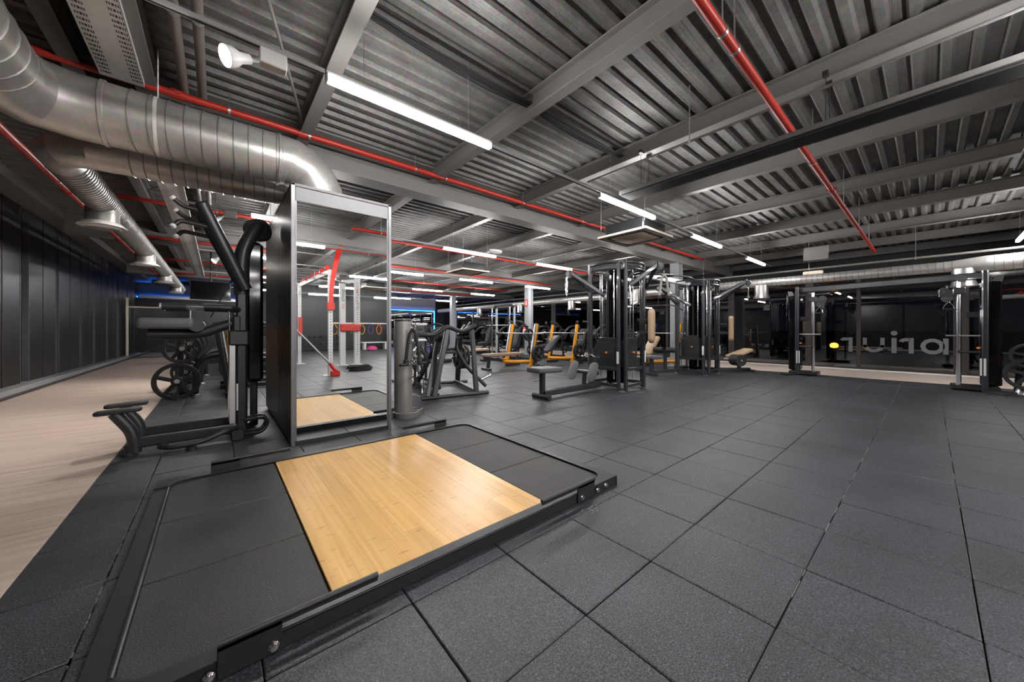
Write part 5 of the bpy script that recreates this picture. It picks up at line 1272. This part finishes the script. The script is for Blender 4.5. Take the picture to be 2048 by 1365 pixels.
rg.part(MB().bar((0.97, -1.62, 2.56), (0.92, -5.5, 2.62), 0.05, 0.12, 0.006), 'side_beam', Wt)
for k in range(6):
    y = -1.85 - 0.62*k
    rg.part(MB().cyl((0.95, y, 2.70), (2.12, y, 2.70), 0.016, n=10), 'rung', M['steel'])
    for x in (0.95, 2.12): rg.part(MB().b2((x-0.05, y-0.05, 2.62), (x+0.05, y+0.05, 2.75), 0.01), 'rung_bracket', Rd)
rg.part(MB().cyl((0.96, -1.62, 2.95), (2.2, -1.62, 2.95), 0.016, n=10), 'pull_up_bar', M['steel'])
rg.part(MB().b2((2.95, -4.0, 1.09), (3.55, -3.93, 1.32), 0.02), 'clamp_band', Rd)
rg.part(MB().b2((2.05, -5.52, 0.95), (2.16, -5.44, 1.55), 0.01), 'clamp_band', Rd)
rg.part(MB().b2((2.06, -1.63, 1.62), (2.23, -1.57, 1.80), 0.01), 'bracket_foot', Rd)
rg.part(MB().bar((3.05, -4.12, 2.66), (3.5, -4.15, 2.74), 0.08, 0.1).bar((2.3, -3.9, 2.72), (3.2, -4.1, 2.60), 0.3, 0.03), 'top_plate', M['alu'])
MR = Matrix.Translation((3.05-2.7, -4.055+3.6, 2.03)) @ Matrix(((0, -1, 0, 0), (0, 0, 1, 0), (-1, 0, 0, 0), (0, 0, 0, 1)))
def vtext(name, s, size, m, x, y, z):
    # vertical text on a face looking towards +y, read with the head tilted
    R = Matrix(((0, -1, 0), (0, 0, 1), (-1, 0, 0))).to_4x4()
    return lettering(name, s, size, m, rg.t, Matrix.Translation((x-2.7, y+3.6, z)) @ R)
vtext('lettering', 'sports', 0.155, M['print'], 3.05, -4.058, 2.22)
vtext('lettering', 'on', 0.155, M['rigred'], 3.05, -4.058, 1.88)
vtext('lettering', 'FITNESS', 0.10, M['rigred'], 3.50, -4.088, 2.50)
vtext('lettering', 'MULTI PULLEY', 0.105, M['print'], 3.50, -4.088, 2.10)
lm = thing('landmine_bar', 'steel bar leaning in a red pivot at the foot of the white rig', 'bar', (2.2, -1.5, 0.1))
MB().tube(fillet([(0.07, 0.02, 0.0), (0.0, 0.02, 0.05), (-0.10, 0.0, 0.22)], 0.03), 0.04, 10).b2((-0.08, -0.05, -0.1), (0.12, 0.06, 0.02), 0.01).build('pivot', Rd, lm)
MB().cyl((-0.08, 0, 0.19), (-1.15, -0.1, 1.45), 0.022, n=12).build('bar', M['steel'], lm)
bagt = thing('battle_rope', 'coiled black battle rope lying on the floor by the white rig', 'rope', (3.05, -2.4, 0.0))
pts = []
for k in range(90):
    a = k*0.42; r = 0.14 + 0.05*math.sin(k*0.7); pts.append((r*1.7*math.cos(a) + 0.06*math.sin(k), r*math.sin(a), 0.03 + 0.045*(k//30) + 0.01*math.sin(k*1.3)))
MB().tube(pts, 0.024, 7).build('coil', M['rope'], bagt)
dumbbell_rack(9.2, -13.3, PI, 'dumbbell rack along the back wall reflected in the mirror', 'back wall rack', 10, 3, 2.6)
bb = thing('low_bench', 'low white bench along the back wall reflected in the mirror', 'bench', (7.1, -13.1, 0))
MB().b2((-0.75, -0.2, 0.38), (0.75, 0.2, 0.44), 0.01).build('top', M['white'], bb)
for x in (-0.6, 0.6): MB().b2((x-0.06, -0.18, 0), (x+0.06, 0.18, 0.38), 0.005).build('leg', M['white'], bb)
bo = thing('balance_dome', 'pink balance dome before the white bench', 'balance dome', (6.75, -12.5, 0))
MB().lathe([(0.0, 0.0), (0.31, 0.0), (0.32, 0.03), (0.29, 0.04), (0.27, 0.12), (0.18, 0.2), (0.0, 0.235)], n=24).build('dome', M['pink'], bo)
MB().lathe([(0.30, 0.0), (0.33, 0.0), (0.33, 0.035), (0.30, 0.035)], n=24, closed=True).build('base_ring', M['black'], bo)
br = thing('band_rack', 'wall rail with hanging resistance bands reflected in the mirror', 'rack', (6.5, -13.95, 1.5))
MB().b2((-1.6, 0, 0), (1.9, 0.05, 0.06), 0.006).build('rail', M['white'], br)
for k in range(7): MB().tube([(-1.4+0.5*k, 0.03, 0.03), (-1.4+0.5*k, 0.13, 0.03), (-1.4+0.5*k, 0.15, 0.07)], 0.012, 8).build('hook', M['white'], br)
for k, (m, lb) in enumerate(((M['yellow'], 'yellow'), (M['rubberblk'], 'black'), (M['green'], 'green'), (M['yellow'], 'second yellow'), (M['purple'], 'purple'), (M['orange'], 'orange'))):
    x = 5.1+0.5*k
    q = [V((0.15*math.sin(a)*(1 if math.cos(a) < 0.4 else .6), 0, -0.3 + 0.32*math.cos(a))) for a in [2*PI*j/18 for j in range(18)]]
    o = MB().tube(q, 0.018, 8, closed=True).build('resistance_band', m); o.location = (x, -13.83, 1.5)
    tag(o, lb + ' resistance band hanging on the back wall rail', 'resistance band')
dumbbell_rack(4.2, -13.2, PI, 'second dumbbell rack at the back wall, behind the rig', 'second back wall rack', 8, 2, 2.2)
